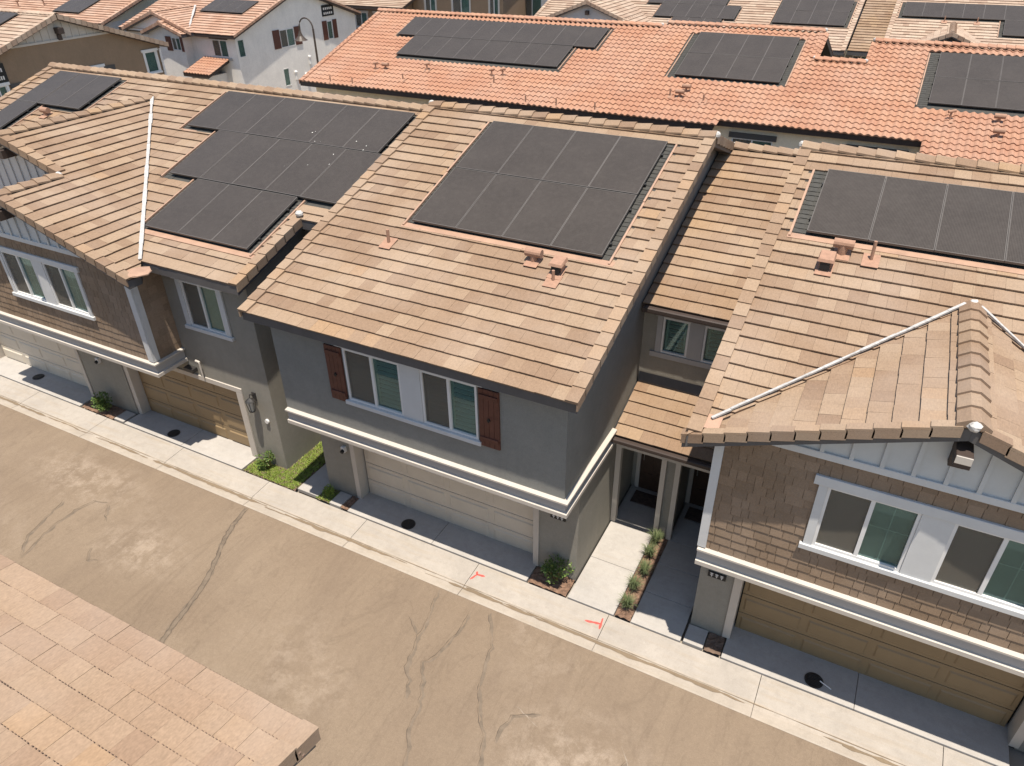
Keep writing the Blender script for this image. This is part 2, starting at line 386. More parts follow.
def ridge_caps(mb, a, b, slope=.335, mat='tile_tan', L=.36, w=.17, ends=(1, 1), dirn=1, lift=.05):
    a, b = V(a), V(b)
    if dirn < 0: a, b = b, a
    d = (b-a); n = max(1, round(d.length/L)); d.normalize(); step = (b-a).length/n
    side = d.cross(V((0, 0, 1))).normalized(); up = side.cross(d).normalized()
    for i in range(n):
        p0, p1 = a+d*(step*i-.0), a+d*(step*(i+1)+.02); tone = rnd.random()
        h0, h1 = lift+.045, lift+.01
        sec = [(-w, -w*slope-.02), (-w, -w*slope+.02), (-w*.3, .035), (w*.3, .035), (w, -w*slope+.02), (w, -w*slope-.02)]
        A = [p0+side*x+up*(z+h0+rnd.uniform(-.003, .003)) for x, z in sec]; B = [p1+side*x*.94+up*(z+h1) for x, z in sec]
        for k in range(5): mb.face([A[k], B[k], B[k+1], A[k+1]], mat, tone)
        mb.face(A, mat, tone*.5)
    for e, p in zip(ends, (a, b)):
        if e: mb.blob(p+V((0, 0, lift-.0)), .085, .085, .075, 'mortar')
def rake_caps(mb, pl, u, v0, v1, out, mat='tile_tan', ex=.32, wid=.2, drop=.15):
    """L-shaped edge tiles stepping up a rake at plane coordinate u; out=+1/-1 is the outward side along U"""
    n = max(1, round((v1-v0)/ex)); st = (v1-v0)/n
    for i in range(n):
        a, b = v0+i*st, v0+(i+1)*st+.015; tone = rnd.random()
        hl, hh = TH+.03, TH+.005
        o0, o1 = u+out*.035, u-out*wid
        q = [(o0, a, hl), (o0, b, hh), (o1, b, hh), (o1, a, hl)]
        top = [pl.p(*x) for x in q]; bot = [pl.p(x[0], x[1], x[2]-.04) for x in q]
        if out > 0: top = top[::-1]; bot = bot[::-1]
        if (top[1]-top[0]).cross(top[2]-top[0]).dot(pl.N) < 0: top = top[::-1]; bot = bot[::-1]
        mb.hexa(bot, top, mat, tone)
        q = [(o0, a), (o0, b), (u+out*.004, b), (u+out*.004, a)]
        top = [pl.p(x[0], x[1], (hl if k in (0, 3) else hh)-.042) for k, x in enumerate(q)]
        bot = [p+V((0, 0, -drop)) for p in top]
        if (top[1]-top[0]).cross(top[2]-top[0]).dot(pl.N) < 0: top = top[::-1]; bot = bot[::-1]
        mb.hexa(bot, top, mat, tone*.8)
def strip3d(mb, a, b, w, nrm, mat, h=.0, n=14, jit=.25, th=.03):
    a, b = V(a), V(b); d = (b-a).normalized(); s = d.cross(V(nrm)).normalized(); up = V(nrm).normalized()
    for i in range(n):
        t0, t1 = i/n, (i+1)/n; w0 = w*(1+rnd.uniform(-jit, jit)); hh = h+rnd.uniform(0, .012)
        p, q = a.lerp(b, t0), a.lerp(b, t1)
        t = [p-s*w0+up*hh, p+s*w0+up*hh, q+s*w0+up*hh, q-s*w0+up*hh]
        if (t[1]-t[0]).cross(t[2]-t[0]).dot(up) < 0: t = t[::-1]
        mb.hexa([x-up*th for x in t], t, mat)
# ------------------------------------------------------------------ walls and windows
def facing(d, pos):
    """local x = right, local y = INTO the wall, local z = up"""
    if d == '-Y': return Matrix(((1, 0, 0, 0), (0, 1, 0, pos), (0, 0, 1, 0), (0, 0, 0, 1)))
    if d == '+X': return Matrix(((0, -1, 0, pos), (1, 0, 0, 0), (0, 0, 1, 0), (0, 0, 0, 1)))
def wall(mb, d, pos, a0, a1, b0, b1, mat, openings=(), depth=.3, top=None):
    mb.M = facing(d, pos)
    xs = sorted({a0, a1, *[o[0] for o in openings], *[o[1] for o in openings]}); zs = sorted({b0, b1, *[o[2] for o in openings], *[o[3] for o in openings]})
    for i in range(len(xs)-1):
        for j in range(len(zs)-1):
            cx, cz = (xs[i]+xs[i+1])/2, (zs[j]+zs[j+1])/2
            if any(o[0] < cx < o[1] and o[2] < cz < o[3] for o in openings): continue
            mb.face([(xs[i], 0, zs[j]), (xs[i+1], 0, zs[j]), (xs[i+1], 0, zs[j+1]), (xs[i], 0, zs[j+1])], mat)
    for (x0, x1, z0, z1) in openings:
        m2 = 'room'; e = depth
        mb.face([(x0, 0, z0), (x0, e, z0), (x0, e, z1), (x0, 0, z1)], m2); mb.face([(x1, 0, z0), (x1, 0, z1), (x1, e, z1), (x1, e, z0)], m2)
        mb.face([(x0, 0, z0), (x1, 0, z0), (x1, e, z0), (x0, e, z0)], m2); mb.face([(x0, 0, z1), (x0, e, z1), (x1, e, z1), (x1, 0, z1)], m2)
        mb.face([(x0, e, z0), (x1, e, z0), (x1, e, z1), (x0, e, z1)], m2)
    mb.M = None
def window(root, d, pos, x0, x1, z0, z1, louvre=False, muntin=False, leaves=2, screen=True, name='window'):
    M = facing(d, pos); mb = MB(); mb.M = M; f = .045
    for a in ((x0, x1, z0, z0+f), (x0, x1, z1-f, z1), (x0, x0+f, z0+f, z1-f), (x1-f, x1, z0+f, z1-f)):
        mb.box(a[0], a[1], -.018, .06, a[2], a[3], 'white')
    cuts = [x0+f] + [x0+(x1-x0)*k/leaves for k in range(1, leaves)] + [x1-f]
    for c in cuts[1:-1]: mb.box(c-.03, c+.03, -.012, .058, z0+f, z1-f, 'white')
    w = mb.build(name, root)
    for k in range(leaves):
        a, b = cuts[k]+(.03 if k else 0), cuts[k+1]-(.03 if k < leaves-1 else 0)
        gm = MB(); gm.M = M; gm.box(a, b, .03, .036, z0+f, z1-f, 'glass')
        gm.build('pane', w)
        if k == 0 and screen and leaves > 1:
            s = MB(); s.M = M; s.box(a, b, .012, .016, z0+f, z1-f, 'screen'); s.build('insect_screen', w)
        elif muntin:
            s = MB(); s.M = M; xm = (a+b)/2
            s.box(xm-.008, xm+.008, .037, .045, z0+f, z1-f, 'white'); zz = z0+(z1-z0)*.56
            s.box(a, b, .038, .044, zz-.008, zz+.008, 'white'); s.build('muntin', w)
    bl = MB(); bl.M = M
    if louvre:
        for k in range(leaves):
            a, b = cuts[k]+.02, cuts[k+1]-.02
            bl.box(a, a+.05, .075, .1, z0+.05, z1-.05, 'blind'); bl.box(b-.05, b, .075, .1, z0+.05, z1-.05, 'blind')
            z = z0+.09
            while z < z1-.08:
                bl.hexa([(a+.05, .06, z-.022), (b-.05, .06, z-.022), (b-.05, .12, z+.014), (a+.05, .12, z+.014)],
                        [(a+.05, .06, z-.012), (b-.05, .06, z-.012), (b-.05, .12, z+.024), (a+.05, .12, z+.024)], 'blind'); z += .105
    else:
        bl.box(x0+.05, x1-.05, .09, .1, z0+.02, z1-.02, 'blind_dim')
    bl.build('blind', w)
    return w
def trim_set(root, d, pos, x0, x1, z0, z1, mat='white_cool', head=.14, side=.11, sill=.1, ears=.08, posts=()):
    """flat boards round a window group: head board with ears, side boards, sill, boards between windows"""
    mb = MB(); mb.M = facing(d, pos)
    mb.box(x0-side-ears, x1+side+ears, -.06, -.001, z1+.002, z1+head, mat, bv=.006)
    mb.box(x0-side, x0-.002, -.04, -.001, z0, z1, mat); mb.box(x1+.002, x1+side, -.04, -.001, z0, z1, mat)
    mb.box(x0-side-ears*.6, x1+side+ears*.6, -.07, -.001, z0-sill, z0-.002, mat, bv=.006)
    for a, b in posts: mb.box(a, b, -.035, -.001, z0, z1, mat)
    mb.build('window_trim', root)
def garage_door(root, x0, x1, y, h, mat, sections=4, cols=4):
    mb = MB(); sh = h/sections
    for i in range(sections):
        z0, z1 = i*sh+.007, (i+1)*sh-.009
        mb.box(x0, x1, y, y+.04, z0, z1, mat, bv=.004)
        cw = (x1-x0)/cols
        for c in range(cols):
            a, b = x0+c*cw+.07, x0+(c+1)*cw-.07
            # raised long panel with a bevelled surround
            zt = [(a, y, z0+.09), (b, y, z0+.09), (b, y, z1-.09), (a, y, z1-.09)]; o = .03
            zi = [(a+o, y-.022, z0+.09+o), (b-o, y-.022, z0+.09+o), (b-o, y-.022, z1-.09-o), (a+o, y-.022, z1-.09-o)]
            mb.face(zi, mat)
            for k in range(4): mb.face([zt[k], zt[(k+1) % 4], zi[(k+1) % 4], zi[k]], mat)
    mb.box(x0, x1, y+.01, y+.05, -.01, .012, 'black')
    return mb.build('garage_door', root)
def belt(root, pts, name='belt_trim', mat='trim_warm', z0=2.63):
    """stepped band along a polyline of outward wall faces; pts = [(x,y)...], built as mitred extrusions"""
    mb = MB(); P = [V((a, b, 0)) for a, b in pts]
    def off(i, dd):
        ns = []
        if i > 0: t = (P[i]-P[i-1]).normalized(); ns.append(V((t.y, -t.x, 0)))
        if i < len(P)-1: t = (P[i+1]-P[i]).normalized(); ns.append(V((t.y, -t.x, 0)))
        n = ns[0] if len(ns) == 1 else (ns[0]+ns[1])/(1+ns[0].dot(ns[1]))
        return P[i]+n*dd
    prof = [(.0, z0+.385), (.1, z0+.372), (.1, z0+.335), (.035, z0+.32), (.03, z0+.1), (.085, z0+.088), (.085, z0), (.0, z0)]
    cols = ['trim_warm', 'trim_warm', 'trim_grey', 'trim_grey', 'trim_warm', 'trim_warm', 'trim_warm']  # middle band coloured grey for the shade under the top fillet
    for i in range(len(P)-1):
        for k in range(len(prof)-1):
            (d0, za), (d1, zb) = prof[k], prof[k+1]
            a0, a1 = off(i, d0), off(i, d1); b0, b1 = off(i+1, d0), off(i+1, d1)
            mb.face([a1+V((0, 0, zb)), b1+V((0, 0, zb)), b0+V((0, 0, za)), a0+V((0, 0, za))], cols[k])
    for i in (0, len(P)-1):
        mb.face([off(i, d)+V((0, 0, z)) for d, z in prof], 'white')
    return mb.build(name, root)
def shingles(mb, d, pos, a0, a1, z0, z1, mat='shingle_brown', ex=.182, openings=(), poly=None, lf=.013):
    """staggered shakes; the wall faces d"""
    M = facing(d, pos); R = M.to_3x3()
    pl = Plane(M @ V((0, 0, 0)), R @ V((1, 0, 0)), (0, 0, 1))
    poly = poly or [(a0, z0), (a1, z0), (a1, z1), (a0, z1)]
    r = 0; z = z0
    while z < z1:
        u = a0-rnd.uniform(0, .2)
        while u < a1:
            w = rnd.choice((.12, .16, .2, .24, .28)); q = clip([(u+.005, z), (u+w-.005, z), (u+w-.005, min(z+ex*1.02, z1)), (u+.005, min(z+ex*1.02, z1))], poly)
            if len(q) > 2 and not any(o[0] < u+w*.5 < o[1] and o[2] < z+ex*.5 < o[3] for o in openings):
                dz = rnd.choice((0, 0, 0, -.012)); tone = rnd.random()
                lift = lambda p: .003+lf*(1-(p[1]-z)/ex)
                t = [pl.p(p[0], p[1]+(dz if p[1] == z else 0), lift(p)) for p in q]; b = [pl.p(p[0], p[1]+(dz if p[1] == z else 0), .001) for p in q]
                mb.face(t, mat, tone)
                for k in range(len(q)): mb.face([b[k], b[(k+1) % len(q)], t[(k+1) % len(q)], t[k]], mat, tone)
            u += w
        z += ex
def battens(mb, d, pos, a0, a1, zb, ztop, mat='board', sp=.4):
    """board-and-batten gable field: ztop(x) gives the height of the rake above x"""
    mb.M = facing(d, pos); n = 24
    for k in range(n):
        x0, x1 = a0+(a1-a0)*k/n, a0+(a1-a0)*(k+1)/n
        if min(ztop(x0), ztop(x1)) > zb-.001 or max(ztop(x0), ztop(x1)) > zb:
            mb.face([(x0, -.015, zb), (x1, -.015, zb), (x1, -.015, max(zb, ztop(x1))), (x0, -.015, max(zb, ztop(x0)))], mat)
    x = a0+.2
    while x < a1:
        z1 = min(ztop(x), ztop(x+.06))
        if z1 > zb+.05: mb.hexa([(x, -.05, zb), (x+.06, -.05, zb), (x+.06, -.014, zb), (x, -.014, zb)], [(x, -.05, z1), (x+.06, -.05, z1), (x+.06, -.014, z1), (x, -.014, z1)], mat)
        x += sp
    mb.M = None
# ------------------------------------------------------------------ solar arrays
def solar(label, pl, rows, pw=1.06, h=.13, group='rooftop solar arrays'):
    """rows: list of (u0, count, v0, length)"""
    u, n, v, l = rows[0]; c = pl.p(u, v, 0)
    t = thing('solar_array', label, 'solar panels', c, group)
    for (u0, n, v0, L) in rows:
        fr = MB()
        for k in range(n):
            a, b = u0+k*pw+.003, u0+(k+1)*pw-.003; c0, c1 = v0+.003, v0+L-.003
            mb = MB(); jz = rnd.uniform(-.004, .004)
            q = [(a, c0), (b, c0), (b, c1), (a, c1)]; e = .016
            qi = [(a+e, c0+e), (b-e, c0+e), (b-e, c1-e), (a+e, c1-e)]
            top = [pl.p(*x, h+jz) for x in q]; bot = [pl.p(*x, h-.045+jz) for x in q]; ti = [pl.p(*x, h+jz) for x in qi]; tj = [pl.p(*x, h-.004+jz) for x in qi]
            for i in range(4):
                j = (i+1) % 4
                mb.face([top[i], top[j], ti[j], ti[i]], 'pv_frame'); mb.face([bot[i], bot[j], top[j], top[i]], 'pv_frame'); mb.face([ti[i], ti[j], tj[j], tj[i]], 'pv_frame')
            mb.face(bot[::-1], 'pv_frame')
            mb.face(tj, 'pv'); mb.build('panel', t)
        for f in (.22, .78):
            va = v0+L*f
            a, b = u0-.03, u0+n*pw+.03
            bt = [pl.p(a, va-.025, .045), pl.p(b, va-.025, .045), pl.p(b, va+.025, .045), pl.p(a, va+.025, .045)]
            fr.hexa(bt, [p+pl.N*(h-.046-.045) for p in bt], 'pv_rail')
        for k in range(n*2+1):
            for f in (.22, .78):
                a = u0+k*pw*.5; va = v0+L*f
                bt = [pl.p(a-.03, va-.02, .0), pl.p(a+.03, va-.02, .0), pl.p(a+.03, va+.02, .0), pl.p(a-.03, va+.02, .0)]
                if k % 2 == 0: fr.hexa(bt, [p+pl.N*.044 for p in bt], 'pv_rail')
        fr.build('mounting_rail', t)
    return t
def holes_of(rows, pw, ml=.2, mr=.2, mb_=.12, mt=.05):
    return [(u0-ml, u0+n*pw+mr, v0-mb_, v0+L+mt) for u0, n, v0, L in rows]
def comp_under(mb, pl, hs):
    for h in hs:
        # rows of composition shingle seen at the edge of each array, with a painted flashing pan
        q = [(h[0]-.15, h[2]-.1), (h[1]+.15, h[2]-.1), (h[1]+.15, h[3]+.1), (h[0]-.15, h[3]+.1)]
        mb.face([pl.p(u, v, .004) for u, v in q], 'comp')
        for a_, b_ in ((h[0]-.03, h[0]+.01), (h[1]-.01, h[1]+.03)):
            t_ = [pl.p(a_, h[2], .07), pl.p(b_, h[2], .07), pl.p(b_, h[3], .05), pl.p(a_, h[3], .05)]; mb.hexa([p-pl.N*.045 for p in t_], t_, 'flash_paint')
        v = h[2]
        while v < h[3]:
            for (a, b) in ((h[0]-.1, h[0]+.35), (h[1]-.35, h[1]+.1)):
                x = a
                while x < b-.01:
                    w = min(.15, b-x); dd = rnd.uniform(-.015, .015)
                    mb.face([pl.p(x, v+dd, .022), pl.p(x+w-.008, v+dd, .022), pl.p(x+w-.008, v+.16, .008), pl.p(x, v+.16, .008)], 'comp', rnd.random()); x += w
            v += .145
def pan(mb, pl, u0, u1, v0, v1, mat='flash_paint', h=.052):
    q = [(u0, v0), (u1, v0), (u1, v1), (u0, v1)]; t = [pl.p(a, b, h if b == v0 else h*.5) for a, b in q]
    mb.hexa([p-pl.N*.02 for p in t], t, mat)
def vent_pipe(root, pl, x, y, h=.3, r=.04, kind='pipe'):
    u, v = pl.uv(x, y); b = pl.p(u, v, .03); mb = MB()
    q = [pl.p(u-.14, v-.2, .062), pl.p(u+.14, v-.2, .062), pl.p(u+.14, v+.16, .05), pl.p(u-.14, v+.16, .05)]
    mb.hexa([p-pl.N*.012 for p in q], q, 'terracotta')
    if kind == 'pipe': mb.tube([b, b+V((0, 0, h))], r, 'terracotta', 10)
    elif kind == 'cap':
        mb.tube([b, b+V((0, 0, h*.7))], r*1.2, 'terracotta', 10); c = b+V((0, 0, h*.8))
        mb.tube([c+V((-.17, 0, 0)), c+V((.17, 0, 0))], .085, 'terracotta', 12)
    elif kind == 'hood':
        mb.box(b.x-.1, b.x+.1, b.y-.02, b.y+.16, b.z, b.z+.2, 'terracotta'); mb.hexa([(b.x-.14, b.y-.12, b.z+.17), (b.x+.14, b.y-.12, b.z+.17), (b.x+.14, b.y+.2, b.z+.2), (b.x-.14, b.y+.2, b.z+.2)],
            [(b.x-.12, b.y-.1, b.z+.22), (b.x+.12, b.y-.1, b.z+.22), (b.x+.12, b.y+.18, b.z+.28), (b.x-.12, b.y+.18, b.z+.28)], 'terracotta')
        mb.box(b.x-.08, b.x+.08, b.y-.11, b.y-.02, b.z+.03, b.z+.17, 'black')
    elif kind == 'tee':
        mb.tube([b, b+V((0, 0, h))], r, 'terracotta', 8); c = b+V((0, 0, h)); mb.tube([c+V((-.1, -.05, 0)), c+V((.12, .06, .04))], r*1.5, 'terracotta', 8)
    return mb.build('vent_pipe', root)
SL = .335
def front_plane(x0, ye, ze, s=SL): return Plane((x0, ye, ze), (1, 0, 0), (0, 1, s))
def rear_plane(x1, ye, ze, s=SL): return Plane((x1, ye, ze), (-1, 0, 0), (0, -1, s))
CS = math.sqrt(1+SL*SL)
# ================================================================== GROUND
mb = MB(); mb.face([(-700, -500, -.08), (700, -500, -.08), (700, 900, -.08), (-700, 900, -.08)], 'ground'); struct(mb.build('ground'))
mb = MB()
nx, x0, x1, ya, yb = 60, -70, 40, 3.4, 8.77
mb.face([(x0, ya, -.012), (x1, ya, -.012), (x1, yb, -.012), (x0, yb, -.012)], 'asphalt')
CR = [[(-6.5, 8.75), (-6.29, 8.06), (-6.22, 7.54), (-6.1, 7.14), (-6.04, 6.79), (-5.82, 6.59), (-5.67, 6.25)], [(-5.58, 8.6), (-5.52, 8.03), (-5.62, 7.58), (-5.63, 7.31), (-5.8, 7.03), (-5.43, 6.43), (-5.21, 5.66), (-4.94, 5.19), (-4.7, 4.3)],
      [(-5.23, 8.7), (-4.77, 7.95), (-4.66, 7.49), (-4.5, 6.97), (-4.2, 6.45), (-3.98, 6.24), (-3.8, 5.78), (-3.4, 5)], [(-3.3, 7.1), (-3.73, 6.85), (-3.81, 6.43), (-3.76, 6.25)], [(-6.66, 7.87), (-6.29, 7.54)],
      [(-15.3, 7.34), (-15.67, 7.2), (-15.78, 6.79), (-15.77, 6.12), (-15.6, 5.56), (-15.48, 5.18)], [(-15.22, 7.27), (-14.79, 6.85)],
      [(-14.3, 6.1), (-14.05, 5.82), (-13.82, 5.94)], [(-16.35, 6.86), (-16.17, 6.2), (-16.01, 5.71), (-15.56, 5.23)],
      [(-1.6, 7.0), (-1.75, 6.2), (-1.5, 5.4), (-1.6, 4.6)]]
for c in CR:
    d = densify(c, .1, .025); mb.ribbon([(x+rnd.uniform(-.02, .02)+.05, y) for x, y in d], rnd.uniform(.018, .03), -.010, 'crack_stain', .8); mb.ribbon(d, .005, -.008, 'crack', .8)
big = [(-12.05, 8.75), (-11.91, 8.16), (-11.69, 7.63), (-11.43, 7.16), (-11.2, 6.72), (-11.11, 6.5), (-10.92, 5.84), (-10.84, 5.45), (-10.72, 5.03), (-10.5, 4.2)]
mb.ribbon(densify(big, .08, .02), .06, -.010, 'crack_stain', .5); mb.ribbon(densify([(x-.05, y) for x, y in big], .08, .02), .012, -.008, 'crack', .6); mb.ribbon(densify([(x+.05, y) for x, y in big], .08, .02), .01, -.008, 'crack', .6)
for c in ([(-1.75, 7.2), (-.95, 6.2), (-.3, 5.5)], [(-3.75, 7.05), (-3.2, 6.85)], [(-2.0, 6.2), (-1.7, 5.4)]):
    mb.ribbon(densify(c, .09, .012), .006, -.009, 'chalk', .9)
struct(mb.build('road'))
# gutter with its crease, sidewalk slabs with joints
mb = MB(); cuts = [.13+3.08*k for k in range(-12, 7)]
prof = [(8.77, -.008), (8.8, 0), (8.97, -.018), (9.03, -.016), (9.1, .012)]
for a, b in zip(cuts, cuts[1:]):
    for (y0, za), (y1, zb) in zip(prof, prof[1:]):
        mb.face([(a+.006, y0, za), (b-.006, y0, za), (b-.006, y1, zb), (a+.006, y1, zb)], 'gutter')
mb.face([(-40, 8.77, -.03), (20, 8.77, -.03), (20, 9.1, -.03), (-40, 9.1, -.03)], 'joint')
for k in range(5):
    a = -30+rnd.uniform(0, 4)
    while a < 8:
        L_ = rnd.uniform(.8, 3.5); mb.ribbon(densify([(a, 9.0+rnd.uniform(-.03, .03)), (a+L_*.5, 9.0+rnd.uniform(-.02, .04)), (a+L_, 9.0+rnd.uniform(-.03, .03))], .15, .006), rnd.uniform(.006, .03), -.008-.0006*k, 'gutter_dirt', .9); a += L_+rnd.uniform(.5, 6)
mb.ribbon([(x*.3-40, 9.06) for x in range(190)], .006, .004, 'gutter_dirt', .9)
struct(mb.build('gutter'))
mb = MB()
for a, b in zip(cuts, cuts[1:]):
    t = [(a+.006, 9.1, .012), (b-.006, 9.1, .012), (b-.006, 9.7, .045), (a+.006, 9.7, .045)]
    mb.hexa([(x, y, -.05) for x, y, z in t], t, 'concrete')
struct(mb.build('sidewalk'))
mb = MB(); mb.box(-40, 20, 9.0, 9.72, -.1, -.04, 'joint'); struct(mb.build('sidewalk_base'))
def slab_run(name, x0, x1, y0, y1, cutsx, cutsy=(), mat='concrete_new', z=.07):
    mb = MB(); xs = [x0, *cutsx, x1]; ys = [y0, *cutsy, y1]
    for a, b in zip(xs, xs[1:]):
        for c, d in zip(ys, ys[1:]): mb.box(a+.005, b-.005, c+.005, d-.005, -.03, z, mat, bv=.006)
    mb.box(x0+.01, x1-.01, y0+.01, y1-.01, -.05, z-.02, 'joint')
    return struct(mb.build(name))
slab_run('driveway', -9.72, -4.86, 9.72, 10.62, [-7.3])
slab_run('driveway', -.66, 4.2, 9.72, 10.72, [1.75])
slab_run('driveway', -17.68, -13.16, 9.72, 10.62, [-15.4])
slab_run('driveway', -24.5, -19.6, 9.72, 10.62, [-22.05])
slab_run('walkway', -3.9, -2.86, 9.72, 13.75, [], [11.02, 12.3])
slab_run('walkway', -2.5, -1.46, 9.72, 13.75, [], [10.62, 11.5, 12.3])
slab_run('side_path', -11.35, -10.68, 9.8, 12.4, [], [])
slab_run('pad', -10.3, -9.95, 9.75, 10.22, [])
slab_run('pad', -1.42, -1.02, 9.75, 10.22, [])
slab_run('pad', -18.15, -17.75, 9.75, 10.2, [])
def bed(name, x0, x1, y0, y1, mat, z=.045):
    mb = MB(); nx_, ny_ = max(2, int((x1-x0)/.06)), max(2, int((y1-y0)/.06))
    H = [[z+rnd.uniform(-.02, .03) for _ in range(ny_+1)] for _ in range(nx_+1)]
    for i in range(nx_):
        for j in range(ny_):
            P = lambda a, b: (x0+(x1-x0)*a/nx_, y0+(y1-y0)*b/ny_, H[a][b])
            mb.face([P(i, j), P(i+1, j), P(i+1, j+1), P(i, j+1)], mat)
    return struct(mb.build(name), 'structure')
bed('mulch_ground', -4.84, -3.94, 9.73, 10.23, 'mulch'); bed('mulch_ground', -9.94, -9.74, 9.75, 10.22, 'mulch')
bed('mulch_ground', -1.0, -.68, 9.75, 10.22, 'soil_dark'); bed('mulch_ground', -19.55, -18.17, 9.73, 10.2, 'mulch')
bed('mulch_ground', -2.85, -2.51, 9.75, 12.33, 'mulch'); bed('soil_ground', -13.14, -11.37, 9.73, 12.4, 'soil_dark', .03)
bed('soil_ground', -10.66, -10.32, 9.75, 10.22, 'soil_dark')
# grass
def grass(name, regions, n, hmax=.09):
    mb = MB()
    for (x0, x1, y0, y1, k) in regions:
        for _ in range(int(n*k)):
            x, y = rnd.uniform(x0, x1), rnd.uniform(y0, y1); a = rnd.uniform(0, 6.28); h = rnd.uniform(.4, 1)*hmax; w = .007
            dx, dy = math.cos(a)*w, math.sin(a)*w; lx, ly = rnd.uniform(-.05, .05), rnd.uniform(-.05, .05); t = rnd.random()
            mb.face([(x-dx, y-dy, .03), (x+dx, y+dy, .03), (x+dx*.6+lx*.5, y+dy*.6+ly*.5, .03+h*.65), (x-dx*.6+lx*.5, y-dy*.6+ly*.5, .03+h*.65)], 'grass', t)
            mb.face([(x+dx*.6+lx*.5, y+dy*.6+ly*.5, .03+h*.65), (x-dx*.6+lx*.5, y-dy*.6+ly*.5, .03+h*.65), (x+lx, y+ly, .03+h)], 'grass', t)
    o = mb.build(name); o['kind'] = 'stuff'
    o['label'] = 'bright green grass strip in the gap beside the grey stucco wall'; o['category'] = 'grass'
    return o
grass('grass', [(-13.1, -11.4, 9.74, 10.25, 1), (-12.08, -11.4, 10.25, 12.4, 1.5), (-10.72, -10.3, 9.76, 10.2, .25)], 5200, .06)
# ================================================================== CENTRAL TOWNHOUSE
R_B = thing('townhouse', 'central grey stucco townhouse with red brown shutters and a beige garage door', 'house', (-7.3, 10.24, 0), 'attached townhouses along the alley')
def top_z(y, ye, ze, ridge_y, s=SL, dz=-.08):
    return ze+s*(y-ye)+dz if y <= ridge_y else ze+s*(2*ridge_y-y-ye)+dz
def side_wall(mb, x, y0, y1, z0, ztop, mat, n=12, ridge=None):
    ys = sorted({y0, y1, *( [ridge] if ridge and y0 < ridge < y1 else [])})
    for a, b in zip(ys, ys[1:]): mb.face([(x, a, z0), (x, b, z0), (x, b, ztop(b)), (x, a, ztop(a))], mat)
winB = [(-8.79, -7.43, 3.8, 5.04), (-6.96, -5.73, 3.8, 5.04)]
ST = 'stucco_mid'
w = MB()
wall(w, '-Y', 10.24, -10.66, -3.93, 0, 2.64, ST, [(-9.74, -4.85, 0, 2.15)], depth=.45)
wall(w, '-Y', 9.45, -10.66, -3.93, 2.64, 5.56, 'stucco_shaded', winB, depth=.28)
w.box(-10.66, -3.93, 9.452, 10.24, 2.636, 2.66, 'soffit')
zB = lambda y: top_z(y, 9.05, 5.5, 16.5)
for x in (-3.93, -10.66):
    w.face([(x, 10.24, 0), (x, 23.6, 0), (x, 23.6, 2.64), (x, 10.24, 2.64)], ST)
    side_wall(w, x, 9.45, 23.6, 2.64, zB, 'stucco_shaded', ridge=16.5)
w.face([(-10.66, 23.6, 0), (-3.93, 23.6, 0), (-3.93, 23.6, 5.5), (-10.66, 23.6, 5.5)], ST)
w.build('wall', R_B)
def jambs(root, x0, x1, y0, y1, h, mat='trim_warm', wd=.13):
    mb = MB()
    mb.box(x0-wd*.25, x0+wd*.75, y0-.03, y1, 0.06, h-.002, mat, bv=.005); mb.box(x1-wd*.75, x1+wd*.25, y0-.03, y1, 0.06, h-.002, mat, bv=.005)
    mb.box(x0-wd*.25, x1+wd*.25, y0-.03, y1, h, h+.14, mat, bv=.005)
    return mb.build('garage_frame', root)
jambs(R_B, -9.74, -4.85, 10.24, 10.56, 2.13, 'trim_warm'); garage_door(R_B, -9.6, -4.98, 10.5, 2.13, 'garage_beige')
belt(R_B, [(-10.66, 9.45), (-3.93, 9.45), (-3.93, 11.95)])
for a in winB: window(R_B, '-Y', 9.45, *a, louvre=True)
mb = MB(); mb.M = facing('-Y', 9.45)
mb.box(-8.95, -5.6, -.05, -.001, 5.05, 5.15, 'white_cool', bv=.006); mb.box(-8.86, -5.66, -.07, -.001, 3.7, 3.795, 'white_cool', bv=.006)
mb.box(-7.425, -6.965, -.03, -.001, 3.8, 5.04, 'white_cool')
mb.build('window_trim', R_B)
for x0, x1 in ((-9.24, -8.83), (-5.69, -5.26)):
    mb = MB(); mb.M = facing('-Y', 9.45); bw = (x1-x0)/4
    for k in range(4): mb.box(x0+bw*k+.003, x0+bw*(k+1)-.003, -.04, -.012, 3.72, 5.02, 'shutter_red', bv=.004)
    mb.box(x0, x1, -.012, -.002, 3.72, 5.02, 'shutter_red')
    for z in (3.86, 4.82): mb.box(x0+.02, x1-.02, -.062, -.041, z, z+.09, 'shutter_red', bv=.003)
    xm = (x0+x1)/2; q = [(xm, -.066, 4.31), (xm+.035, -.066, 4.36), (xm, -.066, 4.41), (xm-.035, -.066, 4.36)]
    mb.face(q, 'black'); mb.face([(p[0], -.04, p[2]) for p in q], 'black')
    for k in range(4): mb.face([q[k], q[(k+1) % 4], (q[(k+1) % 4][0], -.04, q[(k+1) % 4][2]), (q[k][0], -.04, q[k][2])], 'black')
    mb.build('shutter', R_B)
pB = front_plane(-10.97, 9.05, 5.5); LB = 7.45*CS; WB = 7.35
rowsB = [(2.12, 4, (12.3-9.05)*CS-.02, 1.94), (2.12, 4, (12.3-9.05)*CS+1.94, 1.94)]
hB = holes_of(rowsB, 1.085, .16, .17)
mb = MB(); rect = [(0, 0), (WB, 0), (WB, LB), (0, LB)]
slab(mb, pB, [(.0, .04), (WB, .04), (WB, LB), (0, LB)], .2, 'fascia'); comp_under(mb, pB, hB)
lay_tiles(mb, pB, rect, holes=hB)
pan(mb, pB, hB[0][0]-.05, hB[0][1]+.1, hB[0][2]-.05, hB[0][2]+.12)
